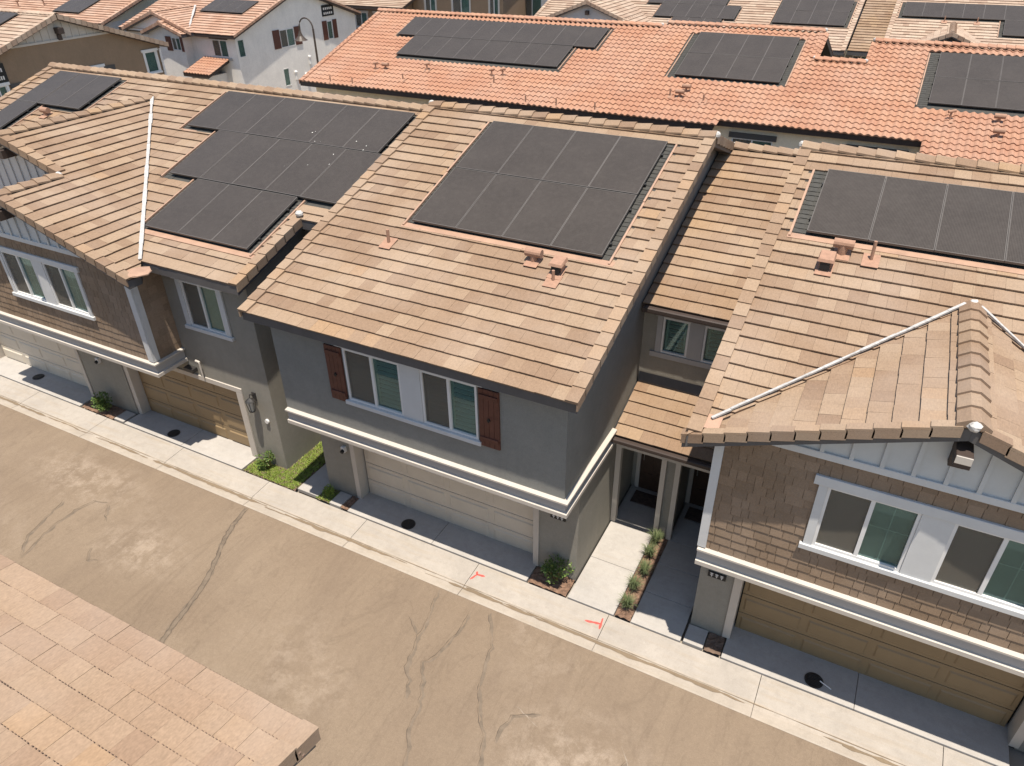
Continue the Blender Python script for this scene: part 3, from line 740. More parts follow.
pBr = rear_plane(-3.62, 23.95, 5.5); slab(mb, pBr, [(0, .04), (WB, .04), (WB, LB), (0, LB)], .2, 'fascia'); lay_tiles(mb, pBr, rect)
roofB = mb.build('roof', R_B)
mb = MB(); ridge_caps(mb, (-10.97, 16.5, 8.0), (-3.6, 16.5, 8.0), dirn=-1); mb.build('ridge_tiles', roofB)
mb = MB(); rake_caps(mb, pB, WB, 0, LB-.1, 1); mb.build('rake_tiles', roofB)
mb = MB(); rake_caps(mb, pB, 0, 0, LB-.1, -1); mb.build('rake_tiles', roofB)
mb = MB(); rake_caps(mb, pBr, 0, 0, LB-.1, -1); mb.build('rake_tiles', roofB)
vent_pipe(R_B, pB, -9.02, 11.6, .3, .035); vent_pipe(R_B, pB, -5.78, 11.9, .22, .06, 'cap'); vent_pipe(R_B, pB, -5.2, 11.72, .4, .05, 'hood'); vent_pipe(R_B, pB, -5.18, 11.5, .22, .03)
# connector roof, recessed wall, porch
pC = front_plane(-3.92, 13.15, 5.4); Lc = 5.5*CS
mb = MB(); slab(mb, pC, [(.0, .03), (2.62, .03), (2.62, Lc), (0, Lc)], .2, 'fascia_brown'); lay_tiles(mb, pC, [(0.03, 0), (2.62, 0), (2.62, Lc), (0.03, Lc)], 'tile_gold')
pCr = rear_plane(-1.3, 24.15, 5.4); q = [(0, 0), (2.6, 0), (2.6, Lc), (0, Lc)]; slab(mb, pCr, q, .2, 'fascia_brown'); lay_tiles(mb, pCr, q, 'tile_gold')
rc = mb.build('link_roof', R_B)
mb = MB(); ridge_caps(mb, (-3.6, 18.66, 7.25), (-1.5, 18.66, 7.25), ends=(1, 0)); mb.build('ridge_tiles', rc)
mb = MB(); mb.box(-3.85, -1.38, 13.0, 13.13, 5.3, 5.41, 'fascia_brown', bv=.02); mb.build('rain_gutter', rc)
winE = [(-3.5, -2.93, 4.2, 5.06), (-2.62, -2.05, 4.2, 5.06)]
w = MB(); wall(w, '-Y', 13.45, -3.928, -1.402, 3.2, 5.4, ST, winE, depth=.28)
w.build('upper_wall', R_B); w = MB(); w.box(-3.928, -1.402, 12.35, 12.6, 2.3, 3.0, ST)
w.box(-3.928, -1.402, 13.75, 14.0, 0, 3.4, ST)
w.box(-2.79, -2.55, 12.36, 13.75, 0, 2.3, ST)
w.box(-3.928, -1.402, 12.6, 13.75, 2.42, 2.46, 'soffit'); w.build('porch_wall', R_B); w = MB(); w.box(-3.928, -1.402, 23.3, 23.6, 0, 5.4, ST); w.build('back_wall', R_B)
for a in winE: window(R_B, '-Y', 13.45, *a, louvre=True, leaves=1)
mb = MB(); mb.M = facing('-Y', 13.45); mb.box(-3.66, -1.6, -.03, -.001, 5.062, 5.2, 'trim_grey'); mb.box(-3.72, -1.55, -.045, -.001, 4.08, 4.195, 'trim_grey')
mb.box(-3.62, -3.505, -.03, -.001, 4.2, 5.06, 'trim_grey'); mb.box(-2.925, -2.625, -.03, -.001, 4.2, 5.06, 'trim_grey'); mb.box(-2.045, -1.6, -.03, -.001, 4.2, 5.06, 'trim_grey'); mb.build('window_trim', R_B)
pE = front_plane(-3.92, 11.9, 2.87); Le = 1.56*CS
mb = MB(); slab(mb, pE, [(0, .03), (2.5, .03), (2.5, Le), (0, Le)], .18, 'fascia_brown'); lay_tiles(mb, pE, [(.02, 0), (2.5, 0), (2.5, Le), (.02, Le)], 'tile_gold')
mb.hexa([(-3.9, 13.36, 3.34), (-1.42, 13.36, 3.34), (-1.42, 13.448, 3.34), (-3.9, 13.448, 3.34)], [(-3.9, 13.36, 3.42), (-1.42, 13.36, 3.42), (-1.42, 13.448, 3.6), (-3.9, 13.448, 3.6)], 'fascia')
pr = mb.build('porch_roof', R_B)
mb = MB(); mb.box(-3.9, -1.42, 11.77, 11.89, 2.76, 2.87, 'fascia_brown', bv=.02); mb.build('rain_gutter', pr)
mb = MB()
for x0, x1 in ((-3.92, -3.8), (-2.88, -2.77), (-2.57, -2.46)): mb.box(x0, x1, 12.28, 12.42, .06, 2.3, 'trim_warm', bv=.005)
mb.box(-3.92, -1.42, 12.27, 12.43, 2.302, 2.46, 'trim_warm', bv=.005)
mb.build('porch_frame', R_B)
for x0, x1 in ((-3.72, -2.98), (-2.42, -1.6)):
    mb = MB(); mb.box(x0, x1, 13.70, 13.742, .08, 2.12, 'door_brown')
    for a, b in ((.15, .55), (.65, 1.35), (1.45, 1.98)):
        for c, d in ((x0+.1, (x0+x1)/2-.04), ((x0+x1)/2+.04, x1-.1)): mb.box(c, d, 13.685, 13.702, .08+a, .08+b-.03, 'door_brown', bv=.004)
    dd = mb.build('front_door', R_B)
    mb = MB(); mb.tube([(x0+.08, 13.66, 1.0), (x0+.08, 13.66, 1.2)], .012, 'metal_grey'); mb.tube([(x0+.08, 13.70, 1.35), (x0+.08, 13.67, 1.35)], .03, 'metal_grey', 12); mb.build('door_handle', dd)
    mb = MB(); mb.box(x0-.1, x0-.003, 13.68, 13.748, .08, 2.13, 'trim_warm'); mb.box(x1+.003, x1+.09, 13.68, 13.748, .08, 2.13, 'trim_warm'); mb.box(x0-.1, x1+.09, 13.68, 13.748, 2.132, 2.24, 'trim_warm'); mb.build('door_frame', dd)
def number_plate(root, x, y, z):
    mb = MB(); mb.box(x, x+.34, y-.03, y, z, z+.14, 'black', bv=.004)
    for k, segs in enumerate((((0, 1), (1, 1)), ((0, 1), (0, 0)), ((1, 0), (1, 1)))):
        xx = x+.045+k*.095
        for i, s in enumerate(((xx, xx+.055, z+.1, z+.118), (xx, xx+.055, z+.062, z+.078), (xx+.02, xx+.038, z+.024, z+.1))): mb.box(s[0], s[1], y-.036, y-.0305, s[2], s[3], 'white')
    mb.build('number_plate', root)
number_plate(R_B, -4.55, 10.24, 1.66)
mb = MB(); mb.box(-10.0, -9.89, 10.16, 10.238, 1.46, 1.62, 'white', bv=.01); mb.tube([(-9.945, 10.17, 1.52), (-9.945, 10.1, 1.5)], .045, 'black', 12); mb.build('camera_box', R_B)
# ================================================================== RIGHT TOWNHOUSE
R_C = thing('townhouse', 'brown shingled townhouse with white gable boards, nearest the bottom right corner', 'house', (1.7, 10.24, 0), 'attached townhouses along the alley')
winC = [(.3, 1.56, 3.82, 5.03), (1.98, 3.24, 3.82, 5.03)]
GS = .38; gx0, gx1, gxr, gz0 = -1.87, 5.23, 1.68, 5.42; gzr = gz0+GS*(gxr-gx0)
gz = lambda x: gz0+GS*(min(x, 2*gxr-x)-gx0)
w = MB()
wall(w, '-Y', 10.24, -1.4, 4.85, 0, 2.64, ST, [(-.72, 4.3, 0, 2.15)], depth=.5)
wall(w, '-Y', 9.45, -1.4, 4.85, 2.64, 5.5, 'shingle_brown', winC, depth=.28)
w.face([(x, 9.45, 5.5 if i == 0 else gz(x)-.1) for i, x in ()] or [(-1.4, 9.45, 5.5), (4.85, 9.45, 5.5), (gxr, 9.45, gzr-.1)], 'board')
w.box(-1.4, 4.85, 9.452, 10.24, 2.636, 2.66, 'soffit')
for x in (-1.4,):
    w.face([(x, 10.24, 0), (x, 23.6, 0), (x, 23.6, 2.64), (x, 10.24, 2.64)], ST)
    side_wall(w, x, 9.45, 23.6, 2.64, zB, ST, ridge=16.5)
w.face([(4.85, 9.45, 0), (4.85, 23.6, 0), (4.85, 23.6, 5.4), (4.85, 9.45, 5.4)], ST)
w.face([(-1.4, 23.6, 0), (9, 23.6, 0), (9, 23.6, 5.5), (-1.4, 23.6, 5.5)], ST)
wall(w, '-Y', 10.24, 4.85, 8.7, 0, 5.5, ST); w.face([(8.7, 10.24, 0), (8.7, 23.6, 0), (8.7, 23.6, 5.4), (8.7, 10.24, 5.4)], ST)
w.build('wall', R_C)
mb = MB(); shingles(mb, '-Y', 9.45, -1.27, 4.72, 3.02, 5.49, openings=[(.15, 3.4, 3.74, 5.15)]); mb.build('shingle_siding', R_C)
mb = MB(); battens(mb, '-Y', 9.45, -1.35, 4.72, 5.62, lambda x: gz(x)-.08); mb.build('gable_boards', R_C)
mb = MB(); mb.M = facing('-Y', 9.45); mb.box(-1.27, 4.72, -.055, -.001, 5.5, 5.62, 'white_cool', bv=.006)
mb.box(-1.415, -1.272, -.05, .1, 3.03, 5.55, 'white_cool', bv=.006); mb.box(4.722, 4.865, -.05, .1, 3.03, 5.55, 'white_cool', bv=.006); mb.build('corner_trim', R_C)
for a in winC: window(R_C, '-Y', 9.45, *a, muntin=True)
trim_set(R_C, '-Y', 9.45, .3, 3.24, 3.82, 5.03, posts=[(1.562, 1.978)], side=.13, head=.17)
mb = MB(); mb.box(gxr-.09, gxr+.11, 8.98, 9.44, 6.22, 6.42, 'fascia_brown', bv=.01); mb.box(gxr-.085, gxr+.105, 8.962, 8.978, 6.3, 6.418, 'trim_warm', bv=.005); mb.box(gxr-.085, gxr+.105, 9.3, 9.43, 6.0, 6.218, 'fascia_brown', bv=.01); mb.build('gable_bracket', R_C)
belt(R_C, [(-1.4, 9.45), (4.85, 9.45), (4.85, 10.2)])
jambs(R_C, -.72, 4.3, 10.24, 10.62, 2.13, 'trim_warm', .15); garage_door(R_C, -.58, 4.14, 10.56, 2.13, 'garage_brown')
number_plate(R_C, -1.25, 10.24, 1.56)
pM = front_plane(-1.8, 9.05, 5.5)
def toP(pl, pts): return [pl.uv(x, y) for x, y in pts]
PW = 1.055
rowsC = [(.66, 9, (13.85-9.05)*CS, 1.96)]
hC = holes_of(rowsC, PW, .26, .2)
mb = MB()
polyL = toP(pM, [(-1.8, 9.05), (-1.8, 16.5), (gxr, 16.5), (gxr, 12.84)]); polyR = toP(pM, [(gxr, 12.84), (gxr, 16.5), (9.2, 16.5), (9.2, 9.05), (gx1, 9.05)])
for p in (polyL, polyR): slab(mb, pM, p, .2, 'fascia')
comp_under(mb, pM, hC)
for p in (polyL, polyR): lay_tiles(mb, pM, p, holes=hC)
pan(mb, pM, hC[0][0]-.05, 10.9, hC[0][2]-.05, hC[0][2]+.12)
pMr = rear_plane(9.2, 23.95, 5.5); r = [(0, 0), (11.0, 0), (11.0, LB), (0, LB)]; slab(mb, pMr, r, .2, 'fascia'); lay_tiles(mb, pMr, r)
pGl = Plane((gx0, 12.84, gz0), (0, -1, 0), (1, 0, GS)); pGr = Plane((gx1, 9.11, gz0), (0, 1, 0), (-1, 0, GS))
gl = toP(pGl, [(gx0, 9.11), (gxr, 9.11), (gxr, 12.84), (gx0, 9.115)]); gr = toP(pGr, [(gx1, 9.11), (gx1, 9.115), (gxr, 12.84), (gxr, 9.11)])
for pl, q in ((pGl, gl), (pGr, gr)): slab(mb, pl, q, .19, 'fascia'); lay_tiles(mb, pl, q)
roofC = mb.build('roof', R_C)
mb = MB(); ridge_caps(mb, (-1.8, 16.5, 8.0), (9.2, 16.5, 8.0), ends=(1, 0)); mb.build('ridge_tiles', roofC)
mb = MB(); ridge_caps(mb, (gxr, 9.09, gzr), (gxr, 12.8, gzr), slope=GS, w=.2); mb.build('ridge_tiles', roofC)
Lg = (gxr-gx0)*math.sqrt(1+GS*GS)
mb = MB(); rake_caps(mb, pM, 0, .1, LB-.1, -1); mb.build('rake_tiles', roofC)
mb = MB(); rake_caps(mb, pGl, 12.84-9.11, 0, Lg-.12, 1, wid=.12, drop=.13); mb.build('rake_tiles', roofC)
mb = MB(); rake_caps(mb, pGr, 0, 0, Lg-.12, -1, wid=.12, drop=.13); mb.build('rake_tiles', roofC)
for pg, x_, xe in ((pGl, gxr-.1, gx0+.35), (pGr, gxr+.1, gx1-.35)):
    mb = MB(); strip3d(mb, V((x_, 12.76, gzr-.02)), V((xe, 9.42, 5.63)), .021, (pM.N+pg.N).normalized(), 'valley', .085); mb.build('valley_flashing', roofC)
mb = MB(); pan(mb, pM, .12, .42, .2, .5, 'flash_paint', .07); mb.build('valley_pan', roofC)
vent_pipe(R_C, pM, -.45, 13.5, .24, .07, 'cap'); vent_pipe(R_C, pM, .04, 13.45, .36, .03); vent_pipe(R_C, pM, -.65, 13.05, .3, .05, 'hood')
# ================================================================== LEFT TOWNHOUSE
R_A = thing('townhouse', 'left townhouse with twin front gables, brown shingles and a grey stucco wing', 'house', (-17, 10.29, 0), 'attached townhouses along the alley')
YA, ZA, RA = 9.8, 5.55, 16.62; zrA = ZA+SL*(RA-YA)
AX0, AZ0, AS = -14.4, 5.43, .34
x1r, x2r = -20.5, -18.35; z1r, z2r = AZ0+AS*(AX0-x1r), AZ0+AS*(AX0-x2r)
winA = [(-19.78, -18.52, 3.86, 5.06), (-18.1, -16.84, 3.86, 5.06)]; winA2 = [(-14.26, -13.08, 3.8, 5.02)]
zA = lambda y: top_z(y, YA, ZA, RA)
w = MB()
wall(w, '-Y', 10.24, -26.2, -17.7, 0, 2.64, ST, [(-24.5, -19.6, 0, 2.15)], depth=.45)
wall(w, '-Y', 10.29, -17.7, -12.11, 0, 2.64, ST, [(-17.68, -13.14, 0, 2.15)], depth=.45)
wall(w, '-Y', 10.29, -14.9, -12.11, 2.64, 5.62, ST, winA2, depth=.3)
wall(w, '-Y', 9.45, -22.1, -14.9, 2.64, 5.5, 'shingle_brown', winA, depth=.28)
w.face([(-22.1, 9.45, 5.5), (-14.9, 9.45, 5.5), (x2r, 9.45, z2r-.1)], 'board')
w.box(-22.1, -14.9, 9.452, 10.285, 2.636, 2.66, 'soffit')
w.face([(-14.9, 9.45, 2.64), (-14.9, 10.29, 2.64), (-14.9, 10.29, 5.55), (-14.9, 9.45, 5.55)], 'shingle_brown')
wall(w, '-Y', 11.2, -26.2, -18.0, 2.64, 5.5, 'shingle_brown'); w.face([(-26.2, 11.2, 5.5), (-15, 11.2, 5.5), (x1r, 11.2, z1r-.1)], 'board')
w.face([(-22.1, 9.45, 2.64), (-22.1, 11.2, 2.64), (-22.1, 11.2, 5.5), (-22.1, 9.45, 5.5)], 'shingle_brown')
w.box(-26.2, -22.1, 10.24, 11.2, 2.6, 2.7, 'soffit')
for x, y in ((-12.11, 10.29), (-26.2, 10.24)):
    side_wall(w, x, y, 23.6, 0, zA, ST, ridge=RA)
wall(w, '-Y', 12.4, -12.11, -10.66, 0, 6.2, ST); w.face([(-26.2, 23.6, 0), (-10.7, 23.6, 0), (-10.7, 23.6, 5.5), (-26.2, 23.6, 5.5)], ST)
w.build('wall', R_A)
mb = MB(); shingles(mb, '-Y', 9.45, -22.0, -15.05, 3.02, 5.49, openings=[(-19.95, -16.68, 3.76, 5.2)]); shingles(mb, '+X', -14.9, 9.6, 10.28, 3.02, 5.55, lf=.003); mb.build('shingle_siding', R_A)
mb = MB(); battens(mb, '-Y', 9.45, -22.0, -14.95, 5.62, lambda x: AZ0+AS*(AX0-max(x, 2*x2r-x))-.08, sp=.36); mb.build('gable_boards', R_A)
mb = MB(); battens(mb, '-Y', 11.2, -26, -15.2, 5.62, lambda x: AZ0+AS*(AX0-max(x, 2*x1r-x))-.08, sp=.36); mb.build('gable_boards', R_A)
mb = MB(); mb.M = facing('-Y', 9.45); mb.box(-22, -15.05, -.055, -.001, 5.5, 5.62, 'white_cool', bv=.006); mb.box(-15.05, -14.87, -.05, -.001, 3.03, 5.5, 'white_cool', bv=.006); mb.box(-14.898, -14.86, .002, .14, 3.03, 5.55, 'white_cool', bv=.006); mb.build('corner_trim', R_A)
mb = MB(); mb.box(x2r-.1, x2r+.1, 8.98, 9.44, z2r-.55, z2r-.33, 'fascia_brown', bv=.01); mb.build('gable_bracket', R_A)
mb = MB(); mb.box(x1r-.1, x1r+.1, 10.7, 11.19, z1r-.55, z1r-.33, 'fascia_brown', bv=.01); mb.build('gable_bracket', R_A)
for a in winA: window(R_A, '-Y', 9.45, *a, muntin=True)
trim_set(R_A, '-Y', 9.45, -19.78, -16.84, 3.86, 5.06, posts=[(-18.518, -18.102)])
window(R_A, '-Y', 10.29, *winA2[0]); trim_set(R_A, '-Y', 10.29, *winA2[0], side=.15)
belt(R_A, [(-22.1, 10.2), (-22.1, 9.45), (-14.9, 9.45), (-14.9, 10.28)])
jambs(R_A, -24.5, -19.6, 10.24, 10.56, 2.13); garage_door(R_A, -24.36, -19.74, 10.5, 2.13, 'garage_beige')
jambs(R_A, -17.68, -13.14, 10.29, 10.56, 2.13, 'trim_warm', .2); garage_door(R_A, -17.5, -13.3, 10.52, 2.13, 'garage_brown')
mb = MB(); mb.box(-18.72, -18.6, 10.16, 10.238, 1.56, 1.72, 'white', bv=.01); mb.tube([(-18.66, 10.17, 1.62), (-18.66, 10.1, 1.6)], .045, 'black', 12); mb.build('camera_box', R_A)
mb = MB(); mb.box(-14.86, -14.55, 10.12, 10.285, 2.38, 2.52, 'iron', bv=.02); mb.build('flood_light', R_A)
mb = MB(); mb.tube([(-14.3, 10.2, 2.75), (-14.3, 10.2, 2.25)], .022, 'trim_warm', 8); mb.tube([(-14.3, 10.22, 2.75), (-14.42, 10.2, 2.78)], .03, 'trim_warm', 8); mb.build('conduit', R_A)
mb = MB(); mb.tube([(-12.42, 10.29, 1.5), (-12.42, 10.24, 1.5)], .06, 'white', 12); mb.build('hose_plate', R_A)
pA = front_plane(-26.5, YA, ZA); LA = (RA-YA)*CS; uA = lambda x: x+26.5
PA = 1.09
rowsA = [(uA(-17.85), 6, (14.52-YA)*CS, 1.82), (uA(-16.6), 5, (12.6-YA)*CS, 2.0), (uA(-15.55), 3, (10.75-YA)*CS, 1.92)]
rowsA2 = [(uA(-25.5), 3, (14.5-YA)*CS, 1.84), (uA(-25.5), 1, (12.75-YA)*CS, 1.84)]
hA = holes_of(rowsA, PA, .22, .15)+holes_of(rowsA2, 1.0, .1, .2)
yv = lambda x: YA+(AZ0-ZA+AS*(AX0-x))/SL
polys = [toP(pA, [(AX0-(ZA-AZ0)/AS, YA), (-11.8, YA), (-11.8, RA), (x1r, RA), (x1r, yv(x1r))]), toP(pA, [(-11.8, 12.0), (-10.85, 12.0), (-10.85, RA), (-11.8, RA)]), toP(pA, [(x1r, yv(x1r)), (x1r, RA), (-26.5, RA), (-26.5, YA)])]
mb = MB()
for p in polys: slab(mb, pA, p, .2, 'fascia')
comp_under(mb, pA, hA)
for p in polys: lay_tiles(mb, pA, p, holes=hA)
pan(mb, pA, uA(-15.8), uA(-12.0), hA[2][2]-.06, hA[2][2]+.1); pan(mb, pA, hA[0][0]-.1, hA[0][0]+.6, hA[0][2]-.05, hA[0][2]+.05)
pAr = rear_plane(-10.9, 2*RA-YA, ZA); r = [(0, 0), (15.6, 0), (15.6, LA), (0, LA)]; slab(mb, pAr, r, .2, 'fascia'); lay_tiles(mb, pAr, r)
pA1 = Plane((AX0, 9.1, AZ0), (0, 1, 0), (-1, 0, AS)); xs_ = AX0-(YA-AZ0+AZ0-YA)/AS
xm = AX0-((10.8-YA)*SL+ZA-AZ0)/AS
g1 = toP(pA1, [(AX0, 9.1), (AX0, yv(AX0)), (xm, 10.8), (x2r, 10.8), (x2r, 9.1)]); g2 = toP(pA1, [(xm, 10.8), (x1r, yv(x1r)), (x1r, 10.8)])
pA2 = Plane((2*x2r-AX0, 11.2, AZ0), (0, -1, 0), (1, 0, AS)); g3 = toP(pA2, [(2*x2r-AX0, 9.1), (x2r, 9.1), (x2r, 11.2), (2*x2r-AX0, 11.2)])
pA3 = Plane((2*x1r-AX0, 16, AZ0), (0, -1, 0), (1, 0, AS)); g4 = toP(pA3, [(2*x1r-AX0, 10.8), (x1r, 10.8), (x1r, yv(x1r)), (2*x1r-AX0, 9.9+.95)])
for pl, q in ((pA1, g1), (pA1, g2), (pA2, g3), (pA3, g4)): slab(mb, pl, q, .19, 'fascia'); lay_tiles(mb, pl, q)
roofA = mb.build('roof', R_A)
mb = MB(); ridge_caps(mb, (-26.5, RA, zrA), (-10.95, RA, zrA), ends=(1, 0)); mb.build('ridge_tiles', roofA)
mb = MB(); ridge_caps(mb, (x1r, 10.8, z1r), (x1r, 15.95, z1r), slope=AS, ends=(1, 1)); mb.build('ridge_tiles', roofA)
mb = MB(); ridge_caps(mb, (x2r, 9.08, z2r), (x2r, 10.75, z2r), slope=AS); mb.build('ridge_tiles', roofA)
La = (AX0-x2r)*math.sqrt(1+AS*AS); Lb = (AX0-x1r)*math.sqrt(1+AS*AS)
for a_ in ((pA, uA(-11.8), 0, 2.35, 1), (pA, 0, .1, LA-.1, -1), (pA1, 0, 0, La-.1, -1), (pA1, 1.7, La+.1, Lb-.1, -1), (pA2, 11.2-9.1, 0, La-.1, 1), (pA3, 16-10.8, 0, Lb-.1, 1)):
    mb = MB(); rake_caps(mb, *a_); mb.build('rake_tiles', roofA)
mb = MB(); mb.blob((-11.85, 12.05, zA(12.05)+.2), .1, .1, .07, 'mortar'); mb.build('mortar_cap', roofA)

mb = MB(); nn = (pA.N+pA1.N).normalized(); strip3d(mb, V((x1r, yv(x1r), z1r)), V((-14.75, yv(-14.75), AZ0+AS*(AX0+14.75))), .042, nn, 'valley', .09); mb.build('valley_flashing', roofA)
mb = MB(); e = pA1.p(.35, .05, .08); mb.blob(e, .3, .3, .04, 'flash_paint'); mb.build('valley_pan', roofA)
vent_pipe(R_A, pA, -23.6, 14.1, .2, .06, 'cap')
# arrays of the near row
solar('eight black panels in two equal rows on the central tan roof', pB, rowsB, 1.085)
solar('single row of large black panels on the roof above the right gable', pM, rowsC, PW)
solar('stepped array of three black rows shortening downwards on the left tan roof', pA, rowsA, PA)
spot = bpy.data.objects['solar_array.002']; mb = MB()
for _ in range(12):
    u_, v_ = uA(-12.6)+rnd.gauss(0, .75), (14.4-YA)*CS+rnd.gauss(0, .55); r_ = rnd.uniform(.006, .02)
    if uA(-16) < u_ < uA(-11.4): mb.face([pA.p(u_+r_*math.cos(k*1.05)*rnd.uniform(.6, 1.2), v_+r_*math.sin(k*1.05)*rnd.uniform(.6, 1.4), .139) for k in range(6)], 'splat')
sp_ = mb.build('bird_dropping', spot); sp_['kind'] = 'stuff'
solar('four black panels beside the left rake of the far left tan roof', pA, rowsA2, 1.0)
# ================================================================== FOREGROUND HOUSE (its roof corner)
R_F = thing('house', 'pinkish tan tiled roof corner of the house across the alley, closest to the camera', 'house', (-10, 0, 0))
pF = rear_plane(-3.72, 2.76, 5.45); pF2 = front_plane(-19.7, -11.9, 5.45); LF = 7.33*CS; r = [(0, 0), (16, 0), (16, LF), (0, LF)]
mb = MB(); slab(mb, pF, [(0, .04), (16, .04), (16, LF), (0, LF)], .2, 'fascia'); slab(mb, pF2, r, .2, 'fascia'); lay_tiles(mb, pF, r, 'tile_pink', streak=.5, th=.06, lugs=True); lay_tiles(mb, pF2, r, 'tile_pink')
rf = mb.build('roof', R_F)
mb = MB(); rake_caps(mb, pF, 0, 0, LF-.1, -1, 'tile_pink', wid=.16); mb.build('rake_tiles', rf)
mb = MB(); rake_caps(mb, pF2, 16, 0, LF-.1, 1, 'tile_pink'); mb.build('rake_tiles', rf)
mb = MB(); ridge_caps(mb, (-19.7, -4.57, 7.9), (-3.75, -4.57, 7.9), mat='tile_pink'); mb.build('ridge_tiles', rf)
mb = MB(); mb.box(-19.5, -4.05, -11.5, 2.36, -.05, 5.42, ST); zz = lambda y: 5.3+SL*(7.33-abs(y+4.57))
for x in (-4.05, -19.5): mb.face([(x, -11.5, 5.42), (x, 2.36, 5.42), (x, -4.57, 7.65)], ST)
mb.build('wall', R_F)
# ================================================================== ORANGE ROW BEHIND
R_O = thing('row_house', 'long orange tiled row house with cream walls behind the near townhouses', 'house', (-8, 29, 0))
XO = -26.4; pO = front_plane(XO, 28.4, 5.3); uO = lambda x: x-XO; vO = lambda y: (y-28.4)*CS
rO1 = [(uO(-23.7), 10, vO(33.02), 1.8), (uO(-22.6), 8, vO(31.25), 1.83)]; rO2 = [(uO(-8.9), 4, vO(31.42), 1.8), (uO(-8.9), 4, vO(31.42)+1.82, 1.8)]; rO3 = [(uO(.52), 6, vO(30.92), 1.8), (uO(.52), 6, vO(30.92)+1.82, 1.8)]
PO1, PO2, PO3 = 1.06, 1.04, 1.04
hO = holes_of(rO1, PO1, .1, .1)+holes_of(rO2, PO2, .3, .25)+holes_of(rO3, PO3, .35, .1)
mb = MB(); segs = [(-26.4, -10.7, 28.4, 35.3), (-10.7, -6.4, 28.4, 35.6), (-6.4, -3.85, 28.75, 35.6), (-3.85, -1.97, 28.75, 33.4), (-1.97, .75, 28.75, 35.05), (.75, 12, 28.05, 35.05)]
for a, b, ya, yb in segs:
    q = [(uO(a), vO(ya)+.03), (uO(b), vO(ya)+.03), (uO(b), vO(yb)), (uO(a), vO(yb))]; slab(mb, pO, q, .2, 'fascia_brown')
    q = [(uO(a), vO(ya)), (uO(b), vO(ya)), (uO(b), vO(yb)), (uO(a), vO(yb))]; lay_tiles(mb, pO, q, 'tile_orange', tw=.255, ex=.34, curved=True, holes=hO, streak=.8)
    zt = 5.3+SL*(yb-28.4); pr_ = rear_plane(b, yb+(yb-28.4), 5.3); q = [(0, 0), (b-a, 0), (b-a, vO(yb)), (0, vO(yb))]
    if yb > 34: slab(mb, pr_, q, .2, 'fascia_brown'); lay_tiles(mb, pr_, q, 'tile_orange', tw=.255, ex=.34, curved=True, streak=.8)
comp_under(mb, pO, hO)
ro = mb.build('roof', R_O)
mb = MB()
for a, b, ya, yb in ((-26.4, -10.8, 0, 35.3), (-10.6, -3.9, 0, 35.6), (-3.85, -1.97, 0, 33.4), (-1.9, 12, 0, 35.05)):
    z = 5.3+SL*(yb-28.4)+.05; mb = MB(); ridge_caps(mb, (a, yb, z), (b, yb, z), mat='tile_orange', L=.3, ends=(1, 1)); mb.build('ridge_tiles', ro)
mb = MB(); rake_caps(mb, pO, 0, 0, vO(35.2), -1, 'tile_orange'); mb.build('rake_tiles', ro)
mb = MB(); rake_caps(mb, pO, uO(-3.85), vO(33.5), vO(35.5), 1, 'tile_orange'); mb.build('rake_tiles', ro)
mb = MB(); rake_caps(mb, pO, uO(-1.97), vO(33.5), vO(34.95), -1, 'tile_orange'); mb.build('rake_tiles', ro)
winO = [(-5.76, -4.24, 3.75, 4.8), (-1.6, .2, 3.75, 4.8)]
w = MB(); wall(w, '-Y', 29.05, -26, .9, 0, 5.4, 'stucco_cream', winO); wall(w, '-Y', 28.5, .9, 11.7, 0, 5.25, 'stucco_cream'); w.face([(.9, 28.5, 0), (.9, 29.05, 0), (.9, 29.05, 5.3), (.9, 28.5, 5.3)], 'stucco_cream')
zO = lambda y: 5.2+SL*(6.9-abs(y-35.3))
for x in (-26, 11.7): side_wall(w, x, 29.05, 41.6, 0, zO, 'stucco_cream', ridge=35.3)
w.face([(-26, 41.6, 0), (11.7, 41.6, 0), (11.7, 41.6, 5.2), (-26, 41.6, 5.2)], 'stucco_cream')
w.build('wall', R_O)
for a in winO:
    window(R_O, '-Y', 29.05, *a)
    mb = MB(); mb.M = facing('-Y', 29.05); mb.box(a[0]-.12, a[1]+.12, -.06, -.001, a[3]+.003, a[3]+.2, 'shutter_grey'); mb.build('window_head', R_O)
for x, y, k in ((-22.9, 29.9, 'tee'), (-22.4, 30.0, 'cap'), (-20.2, 30.2, 'tee'), (-20.96, 29.3, 'pipe'), (-16.8, 30.2, 'tee'), (-16.3, 30.3, 'tee'), (-16.45, 29.75, 'pipe'), (-8.07, 30.36, 'cap'), (-8.6, 30, 'pipe'), (-7.2, 29.8, 'pipe'), (-8.2, 29.95, 'cap'), (1.3, 30.1, 'tee'), (2.76, 30.2, 'cap'), (2.8, 29.35, 'cap')):
    vent_pipe(R_O, pO, x, y, .28, .035, k)
for x in (-24.6, -23.3, -14.3, -12.9, -11.2): vent_pipe(R_O, pO, x, 28.55, .3, .03)
solar('two offset rows of black panels, ten above eight, on the orange roof', pO, rO1, PO1)
solar('eight black panels in two rows on the orange roof left of the notch', pO, rO2, PO2)
solar('black panel block cut by the right edge of the photo on the orange roof', pO, rO3, PO3)
